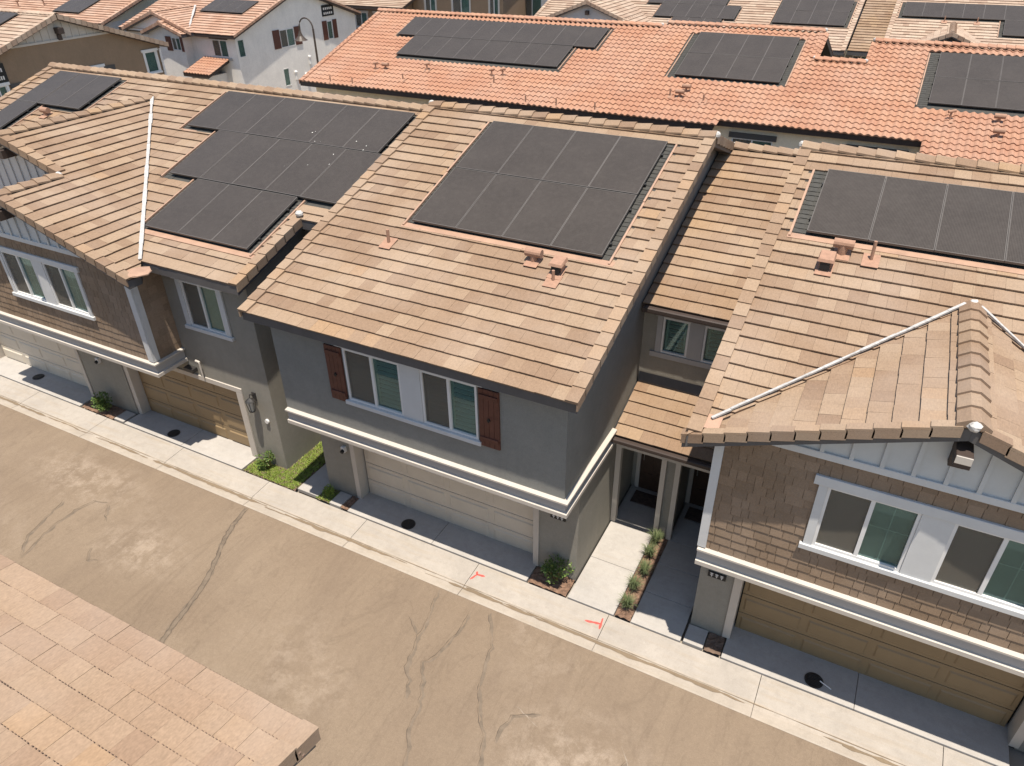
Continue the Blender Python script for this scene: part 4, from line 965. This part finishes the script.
# ================================================================== FAR TAN ROW
R_N = thing('row_house', 'far tan tiled row house with small gables above the orange roof', 'house', (-6, 48, 0))
XN = -24; pN = front_plane(XN, 47.3, 5.3); uN = lambda x: x-XN; vN = lambda y: (y-47.3)*CS; LN = 7.4*CS
rN1 = [(uN(-15.9), 5, vN(50.0), 1.72), (uN(-14.6), 3, vN(48.35), 1.7), (uN(-16.9), 5, vN(50)+1.74, 1.7)]; rN2 = [(uN(-8.55), 4, vN(49.88), 1.6), (uN(-8.55), 4, vN(49.88)+1.62, 1.6)]; rN3 = [(uN(-1.7), 8, vN(51.35), 1.72), (uN(3.4), 4, vN(49.72), 1.7)]
rN4 = [(uN(-19.4)-2.4, 2, vN(52.2), 1.3)]
PN = 1.01
hN = holes_of(rN1, PN, .1, .1)+holes_of(rN2, PN, .12, .2)+holes_of(rN3, PN, .2, .1)
mb = MB()
for a, b, mt, dz in ((-24, -4.0, 'tile_far', 0), (-2.2, 14, 'tile_far', 0)):
    q = [(uN(a), 0), (uN(b), 0), (uN(b), LN), (uN(a), LN)]; slab(mb, pN, q, .2, 'fascia'); lay_tiles(mb, pN, q, mt, holes=hN, tw=.3)
    pr_ = rear_plane(b, 62.1, 5.3); q = [(0, 0), (b-a, 0), (b-a, LN), (0, LN)]; slab(mb, pr_, q, .2, 'fascia'); lay_tiles(mb, pr_, q, mt)
pN2 = front_plane(-3.9, 47.9, 5.25); q = [(0, 0), (1.8, 0), (1.8, LN*.95), (0, LN*.95)]; slab(mb, pN2, q, .2, 'fascia'); lay_tiles(mb, pN2, q, 'tile_gold')
comp_under(mb, pN, hN)
def small_gable(mb, xr, hw, ze, s, y0, y1, mat='tile_far'):
    l = Plane((xr-hw, y1, ze), (0, -1, 0), (1, 0, s)); r_ = Plane((xr+hw, y0, ze), (0, 1, 0), (-1, 0, s)); Lh = hw*math.sqrt(1+s*s)
    for p in (l, r_): q = [(0, 0), (y1-y0, 0), (y1-y0, Lh), (0, Lh)]; slab(mb, p, q, .18, 'fascia'); lay_tiles(mb, p, q, mat)
    ridge_caps(mb, (xr, y0, ze+s*hw), (xr, y1, ze+s*hw), slope=s, mat=mat, ends=(0, 0)); rake_caps(mb, l, y1-y0, 0, Lh, 1, mat, wid=.15); rake_caps(mb, r_, 0, 0, Lh, -1, mat, wid=.15)
small_gable(mb, 1.0, 2.3, 5.55, .42, 46.9, 51); small_gable(mb, -19.3, 3.6, 5.95, .36, 46.9, 54); small_gable(mb, -16.8, 1.9, 5.5, .4, 46.5, 50.6)
rn = mb.build('roof', R_N)
mb = MB(); rake_caps(mb, pN, uN(-4), 0, LN, 1, 'tile_far'); mb.build('rake_tiles', rn)
mb = MB(); rake_caps(mb, pN, uN(-2.2), 0, LN, -1, 'tile_far'); mb.build('rake_tiles', rn)
mb = MB(); rake_caps(mb, pN, 0, 0, LN, -1, 'tile_far'); mb.build('rake_tiles', rn)
mb = MB(); ridge_caps(mb, (-24, 54.7, 7.78), (-4, 54.7, 7.78), mat='tile_far'); mb.build('ridge_tiles', rn)
mb = MB(); ridge_caps(mb, (-2.2, 54.7, 7.78), (14, 54.7, 7.78), mat='tile_far'); mb.build('ridge_tiles', rn)
w = MB(); wall(w, '-Y', 47.8, -23.7, -4.3, 0, 5.4, 'stucco_mid'); wall(w, '-Y', 48.3, -4.3, -2, 0, 5.3, 'stucco_mid', [(-3.6, -2.7, 4.0, 5.0)]); wall(w, '-Y', 47.8, -2, 13.7, 0, 5.4, 'stucco_mid')
for x in (-23.7, -4.3, -1.95, 13.7): side_wall(w, x, 47.8, 61.6, 0, lambda y: 5.15+SL*(7.4-abs(y-54.7)), 'stucco_mid', ridge=54.7)
w.face([(-.9, 47.2, 5.3), (2.9, 47.2, 5.3), (1.0, 47.2, 6.4)], 'shutter_grey'); w.face([(-22.6, 47.2, 5.8), (-16, 47.2, 5.8), (-19.3, 47.2, 7.1)], 'board'); w.face([(-18.4, 46.8, 5.4), (-15.2, 46.8, 5.4), (-16.8, 46.8, 6.15)], 'board')
w.face([(-23.7, 61.6, 0), (13.7, 61.6, 0), (13.7, 61.6, 5.2), (-23.7, 61.6, 5.2)], 'stucco_mid')
w.build('wall', R_N)
mb = MB(); mb.box(.93, 1.09, 46.95, 47.19, 5.95, 6.13, 'white', bv=.01); mb.box(-19.4, -19.2, 46.95, 47.19, 6.5, 6.75, 'fascia_brown', bv=.01); mb.build('gable_bracket', R_N)
window(R_N, '-Y', 48.3, -3.6, -2.7, 4.0, 5.0)
vent_pipe(R_N, pN, -6.9, 48.6, .3, .05, 'tee'); vent_pipe(R_N, pN, .5, 51, .3, .03); vent_pipe(R_N, pN, 2.1, 51, .3, .03)
solar('stepped black panels on the far tan roof at the top middle', pN, rN1, PN); solar('two even black rows on the far tan roof above the notch', pN, rN2, PN); solar('long black row with a lower step on the far tan roof, top right', pN, rN3, PN)
# ================================================================== HOUSES AT THE UPPER LEFT
def gable_house(label, xg, xl, y0, yr, ze, s, wallm, roofm, curved, over=.35, kind='house'):
    t = thing('house', label, kind, (xg-3, y0, 0)); y1 = 2*yr-y0; L = (yr-y0)*math.sqrt(1+s*s); W = xg+over-xl
    pf = Plane((xl, y0, ze), (1, 0, 0), (0, 1, s)); pb = Plane((xg+over, y1, ze), (-1, 0, 0), (0, -1, s)); zr = ze+s*(yr-y0)
    return t, pf, pb, L, W, zr, y1
t, pf, pb, L, W, zr, y1 = gable_house('brown stucco house with a board gable end behind the left roof', -40, -60, 19.6, 25.9, 5.7, .345, 'stucco_brown', 'tile_far', False)
rT = [(57.0-40.0+.75, 1, 4.9, 1.6), (15.75, 1, 4.9, 1.6), (16.75, 1, 4.9, 1.6)]; rT = [(14.7, 3, 4.7, 1.65)]
hT = holes_of(rT, 1.02, .1, .1)
mb = MB()
for p, h in ((pf, hT), (pb, [])): q = [(0, 0), (W, 0), (W, L), (0, L)]; slab(mb, p, q, .2, 'fascia_brown'); lay_tiles(mb, p, q, 'tile_far', holes=h)
comp_under(mb, pf, hT); rt = mb.build('roof', t)
mb = MB(); rake_caps(mb, pf, W, 0, L-.05, 1, 'tile_far', drop=.2); mb.build('rake_tiles', rt)
mb = MB(); rake_caps(mb, pb, 0, 0, L-.05, -1, 'tile_far', drop=.2); mb.build('rake_tiles', rt)
mb = MB(); ridge_caps(mb, (-60, 25.9, zr), (-39.65, 25.9, zr), mat='tile_far', ends=(0, 0)); mb.build('ridge_tiles', rt)
winT = [(30.7, 31.45, 4.3, 5.4), (26.4, 27.8, 3.9, 5.1), (21.6, 22.4, 4.0, 5.1)]
w = MB(); wall(w, '+X', -40, 19.95, 31.85, 0, 5.75, 'stucco_brown', winT); w.face([(-40, 19.95, 5.75), (-40, 31.85, 5.75), (-40, 25.9, 7.75)], 'stucco_brown')
w.face([(-60, 19.95, 0), (-40, 19.95, 0), (-40, 19.95, 5.75), (-60, 19.95, 5.75)], 'stucco_brown'); w.face([(-60, 31.85, 0), (-40, 31.85, 0), (-40, 31.85, 5.75), (-60, 31.85, 5.75)], 'stucco_brown'); w.build('wall', t)
mb = MB(); battens(mb, '+X', -40, 21.0, 30.8, 6.75, lambda y: 5.7+.345*(6.3-abs(y-25.9))-.1, 'trim_warm', .42); mb.M = facing('+X', -40); mb.box(22.6, 29.0, -.07, -.001, 6.65, 6.75, 'trim_warm'); mb.build('gable_boards', t)
mb = MB(); mb.box(-39.99, -39.6, 25.75, 26.05, 7.0, 7.3, 'fascia_brown', bv=.02); mb.box(-39.99, -39.85, 25.8, 26.0, 6.7, 6.99, 'fascia_brown', bv=.02); mb.build('gable_bracket', t)
for k, a in enumerate(winT):
    window(t, '+X', -40, *a, leaves=1 if k == 0 else 2); trim_set(t, '+X', -40, *a, mat='white')
for a, b in ((27.95, 28.6), (22.6, 23.2)):
    mb = MB(); mb.M = facing('+X', -40); mb.box(a, b, -.05, -.001, 3.8 if a > 25 else 4.0, 5.1, 'shutter_grey'); n_ = 9
    for k in range(n_): mb.box(a+.05, b-.05, -.065, -.052, 3.9+.12*k, 3.97+.12*k, 'shutter_grey')
    mb.build('shutter', t)
def plaque(root, y0, y1, z0, z1, x):
    mb = MB(); mb.M = facing('+X', x); mb.box(y0, y1, -.06, -.001, z0, z1, 'black', bv=.01)
    for r in range(2):
        for k in range(5):
            a = y0+.12+(y1-y0-.24)*k/5; mb.box(a, a+(y1-y0-.24)/5*.6, -.066, -.061, z0+.12+(z1-z0)*.42*r, z0+.12+(z1-z0)*.42*r+(z1-z0)*.2, 'stucco_white')
    mb.build('address_sign', root)
plaque(t, 21.8, 22.6, 5.25, 6.1, -40)
mb = MB(); mb.tube([(-39.93, 31.75, 5.5), (-39.93, 31.75, .1)], .06, 'white', 8); mb.build('downspout', t)
solar('cut off dark panels on the brown gabled house roof, far left edge', pf, rT, 1.02)
# white house with orange roof
t, pf, pb, L, W, zr, y1 = gable_house('white stucco house with red brown shutters and an orange tile roof', -40.7, -51.5, 38.0, 44.75, 5.3, SL, 'stucco_white', 'tile_orange', False)
uW = lambda x: x+51.5
rW = [(uW(-46.0), 4, (40.75-38)*CS, 1.8)]; hW = holes_of(rW, 1.0, .05, .05)
mb = MB()
for p, h in ((pf, hW), (pb, [])): q = [(0, 0), (W, 0), (W, L), (0, L)]; slab(mb, p, q, .18, 'fascia_brown'); lay_tiles(mb, p, q, 'tile_pale', holes=h, tw=.3, ex=.34, th=.06)
comp_under(mb, pf, hW)
small_gable(mb, -46.4, 1.95, 5.25, .34, 37.3, 40, 'tile_pale'); small_gable(mb, -47.4, 3.4, 5.32, .34, 37.75, 41.4, 'tile_pale')
pS = front_plane(-43.9, 36.3, 3.1); q = [(0, 0), (2.3, 0), (2.3, 2.2), (0, 2.2)]; slab(mb, pS, q, .2, 'fascia_brown'); lay_tiles(mb, pS, q, 'tile_orange', curved=True, tw=.27)
rt = mb.build('roof', t)
mb = MB(); rake_caps(mb, pf, W, 0, L-.05, 1, 'tile_pale', drop=.1); mb.build('rake_tiles', rt)
mb = MB(); rake_caps(mb, pb, 0, 0, L-.05, -1, 'tile_pale', drop=.1); mb.build('rake_tiles', rt)
mb = MB(); ridge_caps(mb, (-51.5, 44.75, zr), (-40.35, 44.75, zr), mat='tile_pale', ends=(0, 0)); mb.build('ridge_tiles', rt)
mb = MB(); strip3d(mb, V((-44.6, 38.15, 5.4)), V((-46.9, 41.2, 6.5)), .06, V((.2, -.2, 1)), 'valley', .1); mb.build('valley_flashing', rt)
gw = [(42.55, 44.0, 3.95, 5.1), (47.7, 48.3, 3.85, 5.1), (42.3, 42.9, 1.4, 2.6), (38.5, 39.1, 3.9, 5.0)]; fw = [(-42.85, -41.5, 3.9, 4.95)]; bw_ = [(-45.9, -45.1, 4.2, 5.0)]
w = MB(); wall(w, '+X', -40.7, 38.35, 51.15, 0, 5.35, 'stucco_white', gw); w.face([(-40.7, 38.35, 5.35), (-40.7, 51.15, 5.35), (-40.7, 44.75, 7.4)], 'stucco_white')
wall(w, '-Y', 38.35, -51.2, -40.7, 0, 5.4, 'stucco_white', fw); wall(w, '-Y', 37.65, -48.0, -44.8, 0, 5.3, 'stucco_white', bw_); w.face([(-48.0, 37.65, 5.3), (-44.8, 37.65, 5.3), (-46.4, 37.65, 5.82)], 'stucco_white')
w.face([(-44.8, 37.65, 0), (-44.8, 38.35, 0), (-44.8, 38.35, 5.3), (-44.8, 37.65, 5.3)], 'stucco_white'); w.face([(-50.6, 38.0, 5.2), (-44.2, 38.0, 5.2), (-47.4, 38.0, 6.3)], 'stucco_white')
w.box(-43.6, -42.1, 36.7, 38.34, 0, 2.9, 'stucco_white'); w.face([(-51.2, 51.15, 0), (-40.7, 51.15, 0), (-40.7, 51.15, 5.4), (-51.2, 51.15, 5.4)], 'stucco_white'); w.build('wall', t)
for k, a in enumerate(gw): window(t, '+X', -40.7, *a, leaves=2 if k == 0 else 1)
window(t, '-Y', 38.35, *fw[0]); window(t, '-Y', 37.65, *bw_[0])
mb = MB(); mb.M = facing('-Y', 38.35); mb.box(-43.1, -41.25, -.08, -.001, 3.72, 3.86, 'trim_grey'); mb.box(-43.0, -41.35, -.08, -.001, 5.0, 5.12, 'fascia_brown'); mb.build('window_trim', t)
for a, b, z0, z1 in ((41.85, 42.5, 3.95, 5.15), (44.05, 44.7, 3.95, 5.15), (47.15, 47.65, 3.85, 5.15), (48.35, 48.8, 3.85, 5.15)):
    mb = MB(); mb.M = facing('+X', -40.7); mb.box(a, b, -.05, -.001, z0, z1, 'shutter_red', bv=.006); 
    for k in range(8): mb.box(a+.06, b-.06, -.062, -.052, z0+.1+k*.13, z0+.17+k*.13, 'shutter_red')
    mb.build('shutter', t)
for a, b in ((-46.45, -45.95), (-45.05, -44.85)):
    mb = MB(); mb.M = facing('-Y', 37.65); mb.box(a, b, -.05, -.001, 4.15, 5.05, 'shutter_red', bv=.006); mb.build('shutter', t)
plaque(t, 47.3, 48.6, 5.45, 6.2, -40.7)
for y, z in ((45.2, 3.0), (43.5, 2.2), (44.6, 1.9)):
    mb = MB(); mb.tube([(-40.64, y, z), (-40.64, y, z-.5)], .09, 'white', 8); mb.blob((-40.62, y, z), .12, .14, .12, 'white'); mb.build('wall_vent', t)
mb = MB(); mb.tube([(-40.69, 44.75, 6.95), (-40.62, 44.75, 6.95)], .1, 'black', 10); mb.build('gable_vent', t)
solar('row of dark panels on the orange roof of the white house', pf, rW, 1.0)
# orange unit left of the white house
t, pf, pb, L, W, zr, y1 = gable_house('far orange tiled house at the top left corner with dark panels', -53.0, -92, 37.5, 44.75, 5.5, SL, 'stucco_white', 'tile_orange', False)
uX = lambda x: x+92
rX = [(uX(-59.3), 3, 1.2, 1.9), (uX(-59.3), 3, 3.12, 1.9)]; rX2 = [(uX(-70.5), 6, 3.6, 1.9)]; hX = holes_of(rX+rX2, 1.0, .1, .1)
mb = MB()
for p, h in ((pf, hX), (pb, [])): q = [(0, 0), (W, 0), (W, L), (0, L)]; slab(mb, p, q, .2, 'fascia_brown'); lay_tiles(mb, p, q, 'tile_pale', holes=h, tw=.3, ex=.34, th=.06)
comp_under(mb, pf, hX); rt = mb.build('roof', t)
mb = MB(); rake_caps(mb, pf, W, 0, L-.05, 1, 'tile_pale'); mb.build('rake_tiles', rt)
w = MB(); w.box(-91.6, -53.1, 38, 51.5, 0, 5.5, 'stucco_white'); w.face([(-53.1, 38, 5.5), (-53.1, 51.5, 5.5), (-53.1, 44.75, 7.8)], 'stucco_cream'); w.build('wall', t)
for x, y in ((-64, 39), (-61.5, 39.5), (-66, 40.5)): vent_pipe(t, pf, x, y, .4, .05, 'tee')
solar('dark panel block beside the gap on the far top left orange roof', pf, rX, 1.0); solar('thin dark panel row at the very top left of the photo', pf, rX2, 1.0)
# brown building and pale house beyond
t, pf, pb, L, W, zr, y1 = gable_house('far brown house with pale windows behind the white house', -38.2, -52, 53.6, 60, 5.5, .3, 'stucco_brown', 'tile_far', False)
mb = MB()
for p in (pf, pb): q = [(0, 0), (W, 0), (W, L), (0, L)]; slab(mb, p, q, .2, 'fascia_brown'); lay_tiles(mb, p, q, 'tile_far')
mb.build('roof', t)
wb = [(-42.9, -41.7, 3.9, 5.0), (-40.9, -39.6, 3.9, 5.0)]
w = MB(); wall(w, '-Y', 54, -51.5, -38.5, 0, 5.6, 'stucco_brown', wb); w.face([(-38.5, 54, 0), (-38.5, 66, 0), (-38.5, 66, 5.5), (-38.5, 60, 7.3), (-38.5, 54, 5.5)], 'stucco_brown'); w.face([(-51.5, 66, 0), (-38.5, 66, 0), (-38.5, 66, 5.5), (-51.5, 66, 5.5)], 'stucco_brown'); w.build('wall', t)
for a in wb: window(t, '-Y', 54, *a); trim_set(t, '-Y', 54, *a, mat='trim_warm')
t = thing('house', 'far dark brown block with three windows above the orange ridge', 'house', (-35, 56, 0)); wb = [(-37.2, -36.2, 4.8, 6.6), (-34.6, -33.0, 4.6, 6.2), (-31.2, -30.4, 4.8, 6.6)]
w = MB(); wall(w, '-Y', 56, -38.4, -30, 0, 7.6, 'stucco_brown', wb); w.face([(-30, 56, 0), (-30, 66, 0), (-30, 66, 7.6), (-30, 56, 7.6)], 'stucco_brown'); w.face([(-38.4, 66, 0), (-30, 66, 0), (-30, 66, 7.6), (-38.4, 66, 7.6)], 'stucco_brown'); w.face([(-38.4, 56, 0), (-38.4, 66, 0), (-38.4, 66, 7.6), (-38.4, 56, 7.6)], 'stucco_brown'); w.build('wall', t)
for a in wb: window(t, '-Y', 56, *a); trim_set(t, '-Y', 56, *a, mat='trim_warm')
mb = MB(); p = Plane((-38.7, 55.5, 7.6), (1, 0, 0), (0, 1, .33)); q = [(0, 0), (9, 0), (9, 5.8), (0, 5.8)]; slab(mb, p, q, .2, 'fascia_brown'); lay_tiles(mb, p, q, 'tile_far'); p = Plane((-29.7, 66.5, 7.6), (-1, 0, 0), (0, -1, .33)); slab(mb, p, q, .2, 'fascia_brown'); lay_tiles(mb, p, q, 'tile_far'); mb.build('roof', t)
t = thing('house', 'far white stucco house seen just above the middle of the orange ridge', 'house', (-27, 62, 0)); wb = [(-30.3, -28.6, 4.6, 6.0), (-26.6, -25.6, 4.6, 6.2)]
w = MB(); wall(w, '-Y', 60, -31.5, -22.6, 0, 7.4, 'stucco_white', wb); w.face([(-22.6, 60, 0), (-22.6, 70, 0), (-22.6, 70, 7.4), (-22.6, 60, 7.4)], 'stucco_white'); w.face([(-31.5, 60, 0), (-31.5, 70, 0), (-31.5, 70, 7.4), (-31.5, 60, 7.4)], 'stucco_white'); w.face([(-31.5, 70, 0), (-22.6, 70, 0), (-22.6, 70, 7.4), (-31.5, 70, 7.4)], 'stucco_white'); w.build('wall', t)
for a in wb: window(t, '-Y', 60, *a)
mb = MB(); p = Plane((-31.9, 59.5, 7.4), (1, 0, 0), (0, 1, .33)); q = [(0, 0), (9.7, 0), (9.7, 5.9), (0, 5.9)]; slab(mb, p, q, .2, 'fascia_brown'); lay_tiles(mb, p, q, 'tile_far'); p = Plane((-22.2, 70.5, 7.4), (-1, 0, 0), (0, -1, .33)); slab(mb, p, q, .2, 'fascia_brown'); lay_tiles(mb, p, q, 'tile_far'); mb.build('roof', t)
# ================================================================== STREET LAMP
t = thing('street_lamp', 'dark gooseneck street lamp with a bell shade before the white house', 'street lamp', (-34, 38.5, 0))
mb = MB(); mb.tube([(-34, 38.5, 0), (-34, 38.5, .5)], [.16, .12], 'bronze', 10); mb.tube([(-34, 38.5, .5), (-34, 38.5, 6.0)], [.08, .06], 'bronze', 10)
arc = [(-34-.55+.55*math.cos(a), 38.5, 6.0+.6*math.sin(a)) for a in [math.pi*k/10 for k in range(11)]]; mb.tube(arc+[(-35.1, 38.5, 5.8)], .045, 'bronze', 8); mb.build('pole', t)
mb = MB(); mb.tube([(-35.1, 38.5, 5.85), (-35.1, 38.5, 5.7), (-35.1, 38.5, 5.55), (-35.1, 38.5, 5.4), (-35.1, 38.5, 5.3)], [.06, .1, .16, .3, .42], 'bronze', 14, cap=False); mb.build('lamp_shade', t)
mb = MB(); mb.blob((-35.1, 38.5, 5.4), .12, .12, .13, 'lamp_glass', jit=0); mb.build('bulb', t)
# ================================================================== SMALL THINGS
t = thing('wall_lantern', 'dark metal lantern on the grey stucco beside the brown garage door', 'lantern', (-12.68, 10.29, 2.0))
mb = MB(); mb.box(-12.74, -12.62, 10.26, 10.288, 2.05, 2.3, 'iron', bv=.008); mb.tube([(-12.68, 10.27, 2.22), (-12.68, 10.15, 2.3), (-12.68, 10.12, 2.2)], .016, 'iron', 8); mb.build('bracket', t)
mb = MB(); mb.tube([(-12.68, 10.12, 2.22), (-12.68, 10.12, 2.16), (-12.68, 10.12, 2.13)], [.02, .1, .13], 'iron', 8); mb.tube([(-12.68, 10.12, 1.84), (-12.68, 10.12, 1.82)], .075, 'iron', 8)
for k in range(6): a = k*math.pi/3; mb.tube([(-12.68+.115*math.cos(a), 10.12+.115*math.sin(a), 2.13), (-12.68+.07*math.cos(a), 10.12+.07*math.sin(a), 1.84)], .008, 'iron', 5)
mb.build('frame', t)
mb = MB(); mb.tube([(-12.68, 10.12, 2.125), (-12.68, 10.12, 1.845)], [.105, .06], 'lamp_glass', 6); mb.build('glass_shade', t)
def lid(x, y, label):
    t = thing('drain_cover', label, 'drain cover', (x, y, .07), 'round drain covers on the driveways')
    mb = MB(); mb.disc((x, y, .071), .17, .012, 'iron', 28); mb.build('rim', t)
    mb = MB(); mb.disc((x, y, .0835), .14, .006, 'black', 24)
    for k in range(-3, 4): mb.box(x-.11, x+.11, y+k*.033-.008, y+k*.033+.008, .0896, .094, 'iron')
    mb.build('grate', t)
lid(1.02, 10.0, 'round black cover on the driveway of the brown shingled townhouse'); lid(-8.12, 10.0, 'round black cover before the beige door of the central grey townhouse')
lid(-16.0, 10.02, 'round black cover in the shade before the brown door of the left townhouse'); lid(-22.2, 10.18, 'round black cover before the beige door at the far left edge')
mb = MB(); mb.tube([(1.12, 10.0, .12), (1.33, 9.93, .1)], .012, 'white', 6); tag(mb.build('pipe_stub'), 'thin white pipe lying across the nearest round drain cover', 'pipe')
def mark(segs, label):
    mb = MB()
    for pts in segs: mb.ribbon(densify(pts, .04, .006), .022, 0, 'red_paint', .3)
    for i, p in enumerate(mb.v): mb.v[i] = V((p.x, p.y, .012+(p.y-9.1)*.055+.004))
    tag(mb.build('paint_mark'), label, 'paint mark', 'red utility marks on the sidewalk')
mark([[(-3.34, 9.36), (-3.02, 9.42)], [(-3.0, 9.29), (-3.03, 9.57)]], 'red sprayed T shaped mark on the sidewalk near the porch walk')
mark([[(-6.0, 9.24), (-5.92, 9.42), (-5.96, 9.5)], [(-5.93, 9.42), (-5.74, 9.45)]], 'red sprayed Y shaped mark on the sidewalk before the central garage')
for x, y, lb in ((-3.35, 13.35, 'patterned dark doormat on the left of the two porch doorsteps'), (-2.0, 13.35, 'dark doormat on the right of the two porch doorsteps')):
    mb = MB(); mb.box(x-.38, x+.38, y-.22, y+.22, .071, .088, 'rug', bv=.006); 
    for k in range(26): mb.box(x-.37+k*.029, x-.36+k*.029, y-.25, y-.222, .072, .08, 'rug')
    tag(mb.build('doormat'), lb, 'doormat', 'doormats on the porch')
def shrub(name, label, cat, x, y, r, h, n, leaf=.05, mat='leaf', group=None, z0=.05):
    mb = MB()
    for k in range(7):
        a = rnd.uniform(0, 6.28); mb.tube([(x, y, z0), (x+math.cos(a)*r*.35, y+math.sin(a)*r*.35, z0+h*.45), (x+math.cos(a)*r*.7, y+math.sin(a)*r*.7, z0+h*rnd.uniform(.6, .9))], [.012, .008, .004], 'leaf_dry', 5, tone=.2)
    cl = [(rnd.uniform(-.6, .6)*r, rnd.uniform(-.6, .6)*r, rnd.uniform(.3, .85)*h, rnd.uniform(.3, .55)*r) for _ in range(9)]
    for _ in range(n):
        c = rnd.choice(cl); d = V((rnd.gauss(0, 1), rnd.gauss(0, 1), rnd.gauss(0, 1))).normalized()*c[3]*rnd.uniform(.4, 1.1)
        p = V((x+c[0], y+c[1], z0+c[2]))+d
        if p.z < z0: p.z = z0+.03
        ax = (d.normalized()+V((rnd.uniform(-.6, .6), rnd.uniform(-.6, .6), rnd.uniform(-.1, .8)))).normalized(); sd = ax.cross(V((rnd.random(), rnd.random(), rnd.random()))).normalized(); l = leaf*rnd.uniform(.7, 1.5); w_ = l*.32
        nn = ax.cross(sd); tone = rnd.random()
        mb.face([p, p+ax*l*.5+sd*w_, p+ax*l+nn*l*.12, p+ax*l*.5-sd*w_], mat, tone)
    o = mb.build(name); return tag(o, label, cat, group)
shrub('shrub', 'leafy green shrub in red mulch at the central house right corner', 'shrub', -4.3, 10.02, .3, .62, 900)
shrub('shrub', 'rounded green shrub in the bed between the left garages', 'shrub', -18.75, 10.0, .33, .6, 900)
shrub('shrub', 'small shrub growing on the grass by the grey stucco corner', 'shrub', -12.55, 10.08, .22, .5, 500)
shrub('shrub', 'low leafy plant left of the central garage pillar', 'shrub', -10.5, 9.98, .2, .22, 380, .04, 'grass')
def tuft(x, y, r, h, n, label):
    mb = MB()
    for _ in range(n):
        a = rnd.uniform(0, 6.28); R_ = r*rnd.uniform(.3, 1); hh = h*rnd.uniform(.5, 1); w_ = .007; t_ = rnd.random(); sx, sy = -math.sin(a)*w_, math.cos(a)*w_; P = []
        for k in range(4):
            q = k/3; P.append(V((x+math.cos(a)*R_*q, y+math.sin(a)*R_*q, .05+hh*math.sin(q*1.9)/.95)))
        for k in range(3):
            f0, f1 = 1-k/3.2, 1-(k+1)/3.2
            mb.face([P[k]+V((sx, sy, 0))*f0, P[k]-V((sx, sy, 0))*f0, P[k+1]-V((sx, sy, 0))*f1, P[k+1]+V((sx, sy, 0))*f1], 'lomandra', t_)
    tag(mb.build('grass_plant'), label, 'plant', 'grassy plants between the porch walks')
for x, y, lb in ((-2.68, 10.02, 'grassy plant nearest the sidewalk in the strip between the porch walks'), (-2.72, 10.55, 'second grassy plant from the sidewalk between the porch walks'), (-2.66, 11.05, 'third grassy plant from the sidewalk between the porch walks'), (-2.72, 11.6, 'fourth grassy plant from the sidewalk between the porch walks'), (-2.74, 12.05, 'grassy plant closest to the porch post between the walks')):
    tuft(x, y, .27, .36, 190, lb)
# ================================================================== CAMERA, LIGHT
f_px, yaw, pit, roll = 730.434, -.487097, .579677, -.0134462
fw_ = V((math.sin(yaw)*math.cos(pit), math.cos(yaw)*math.cos(pit), -math.sin(pit))); rt0 = V((math.cos(yaw), -math.sin(yaw), 0)); up0 = rt0.cross(fw_)
rr = rt0*math.cos(roll)+up0*math.sin(roll); uu = -rt0*math.sin(roll)+up0*math.cos(roll)
cam = bpy.data.cameras.new('camera'); co = bpy.data.objects.new('camera', cam); COL.objects.link(co)
M = Matrix((rr, uu, -fw_)).transposed().to_4x4(); M.translation = (0, 0, 12.3); co.matrix_world = M
cam.sensor_width = 36; cam.sensor_fit = 'HORIZONTAL'; cam.lens = f_px/1024*36; cam.clip_end = 3000; cam.clip_start = .1
sc.camera = co
sd = V((.125, -.18, 1)).normalized()
sun = bpy.data.lights.new('sun', 'SUN'); sun.energy = 4.6; sun.angle = math.radians(.5); sun.color = (1, .93, .83)
so = bpy.data.objects.new('sun', sun); COL.objects.link(so); so.rotation_euler = (-sd).to_track_quat('-Z', 'Y').to_euler()
wd = bpy.data.worlds.new('World'); sc.world = wd; wd.use_nodes = True; nt = wd.node_tree; bg = nt.nodes['Background']
sky = nt.nodes.new('ShaderNodeTexSky'); sky.sky_type = 'NISHITA'; sky.sun_disc = False; sky.sun_elevation = math.asin(sd.z); sky.sun_rotation = math.atan2(sd.x, sd.y)
sky.air_density = 1.2; sky.dust_density = .6
nt.links.new(sky.outputs[0], bg.inputs[0]); bg.inputs[1].default_value = .1
sc.view_settings.view_transform = 'Standard'; sc.view_settings.look = 'None'; sc.view_settings.gamma = 1; sc.view_settings.exposure = .7; sc.view_settings.use_curve_mapping = False
sc.render.engine = 'CYCLES'; sc.cycles.use_denoising = True; sc.cycles.max_bounces = 6; sc.cycles.transparent_max_bounces = 8
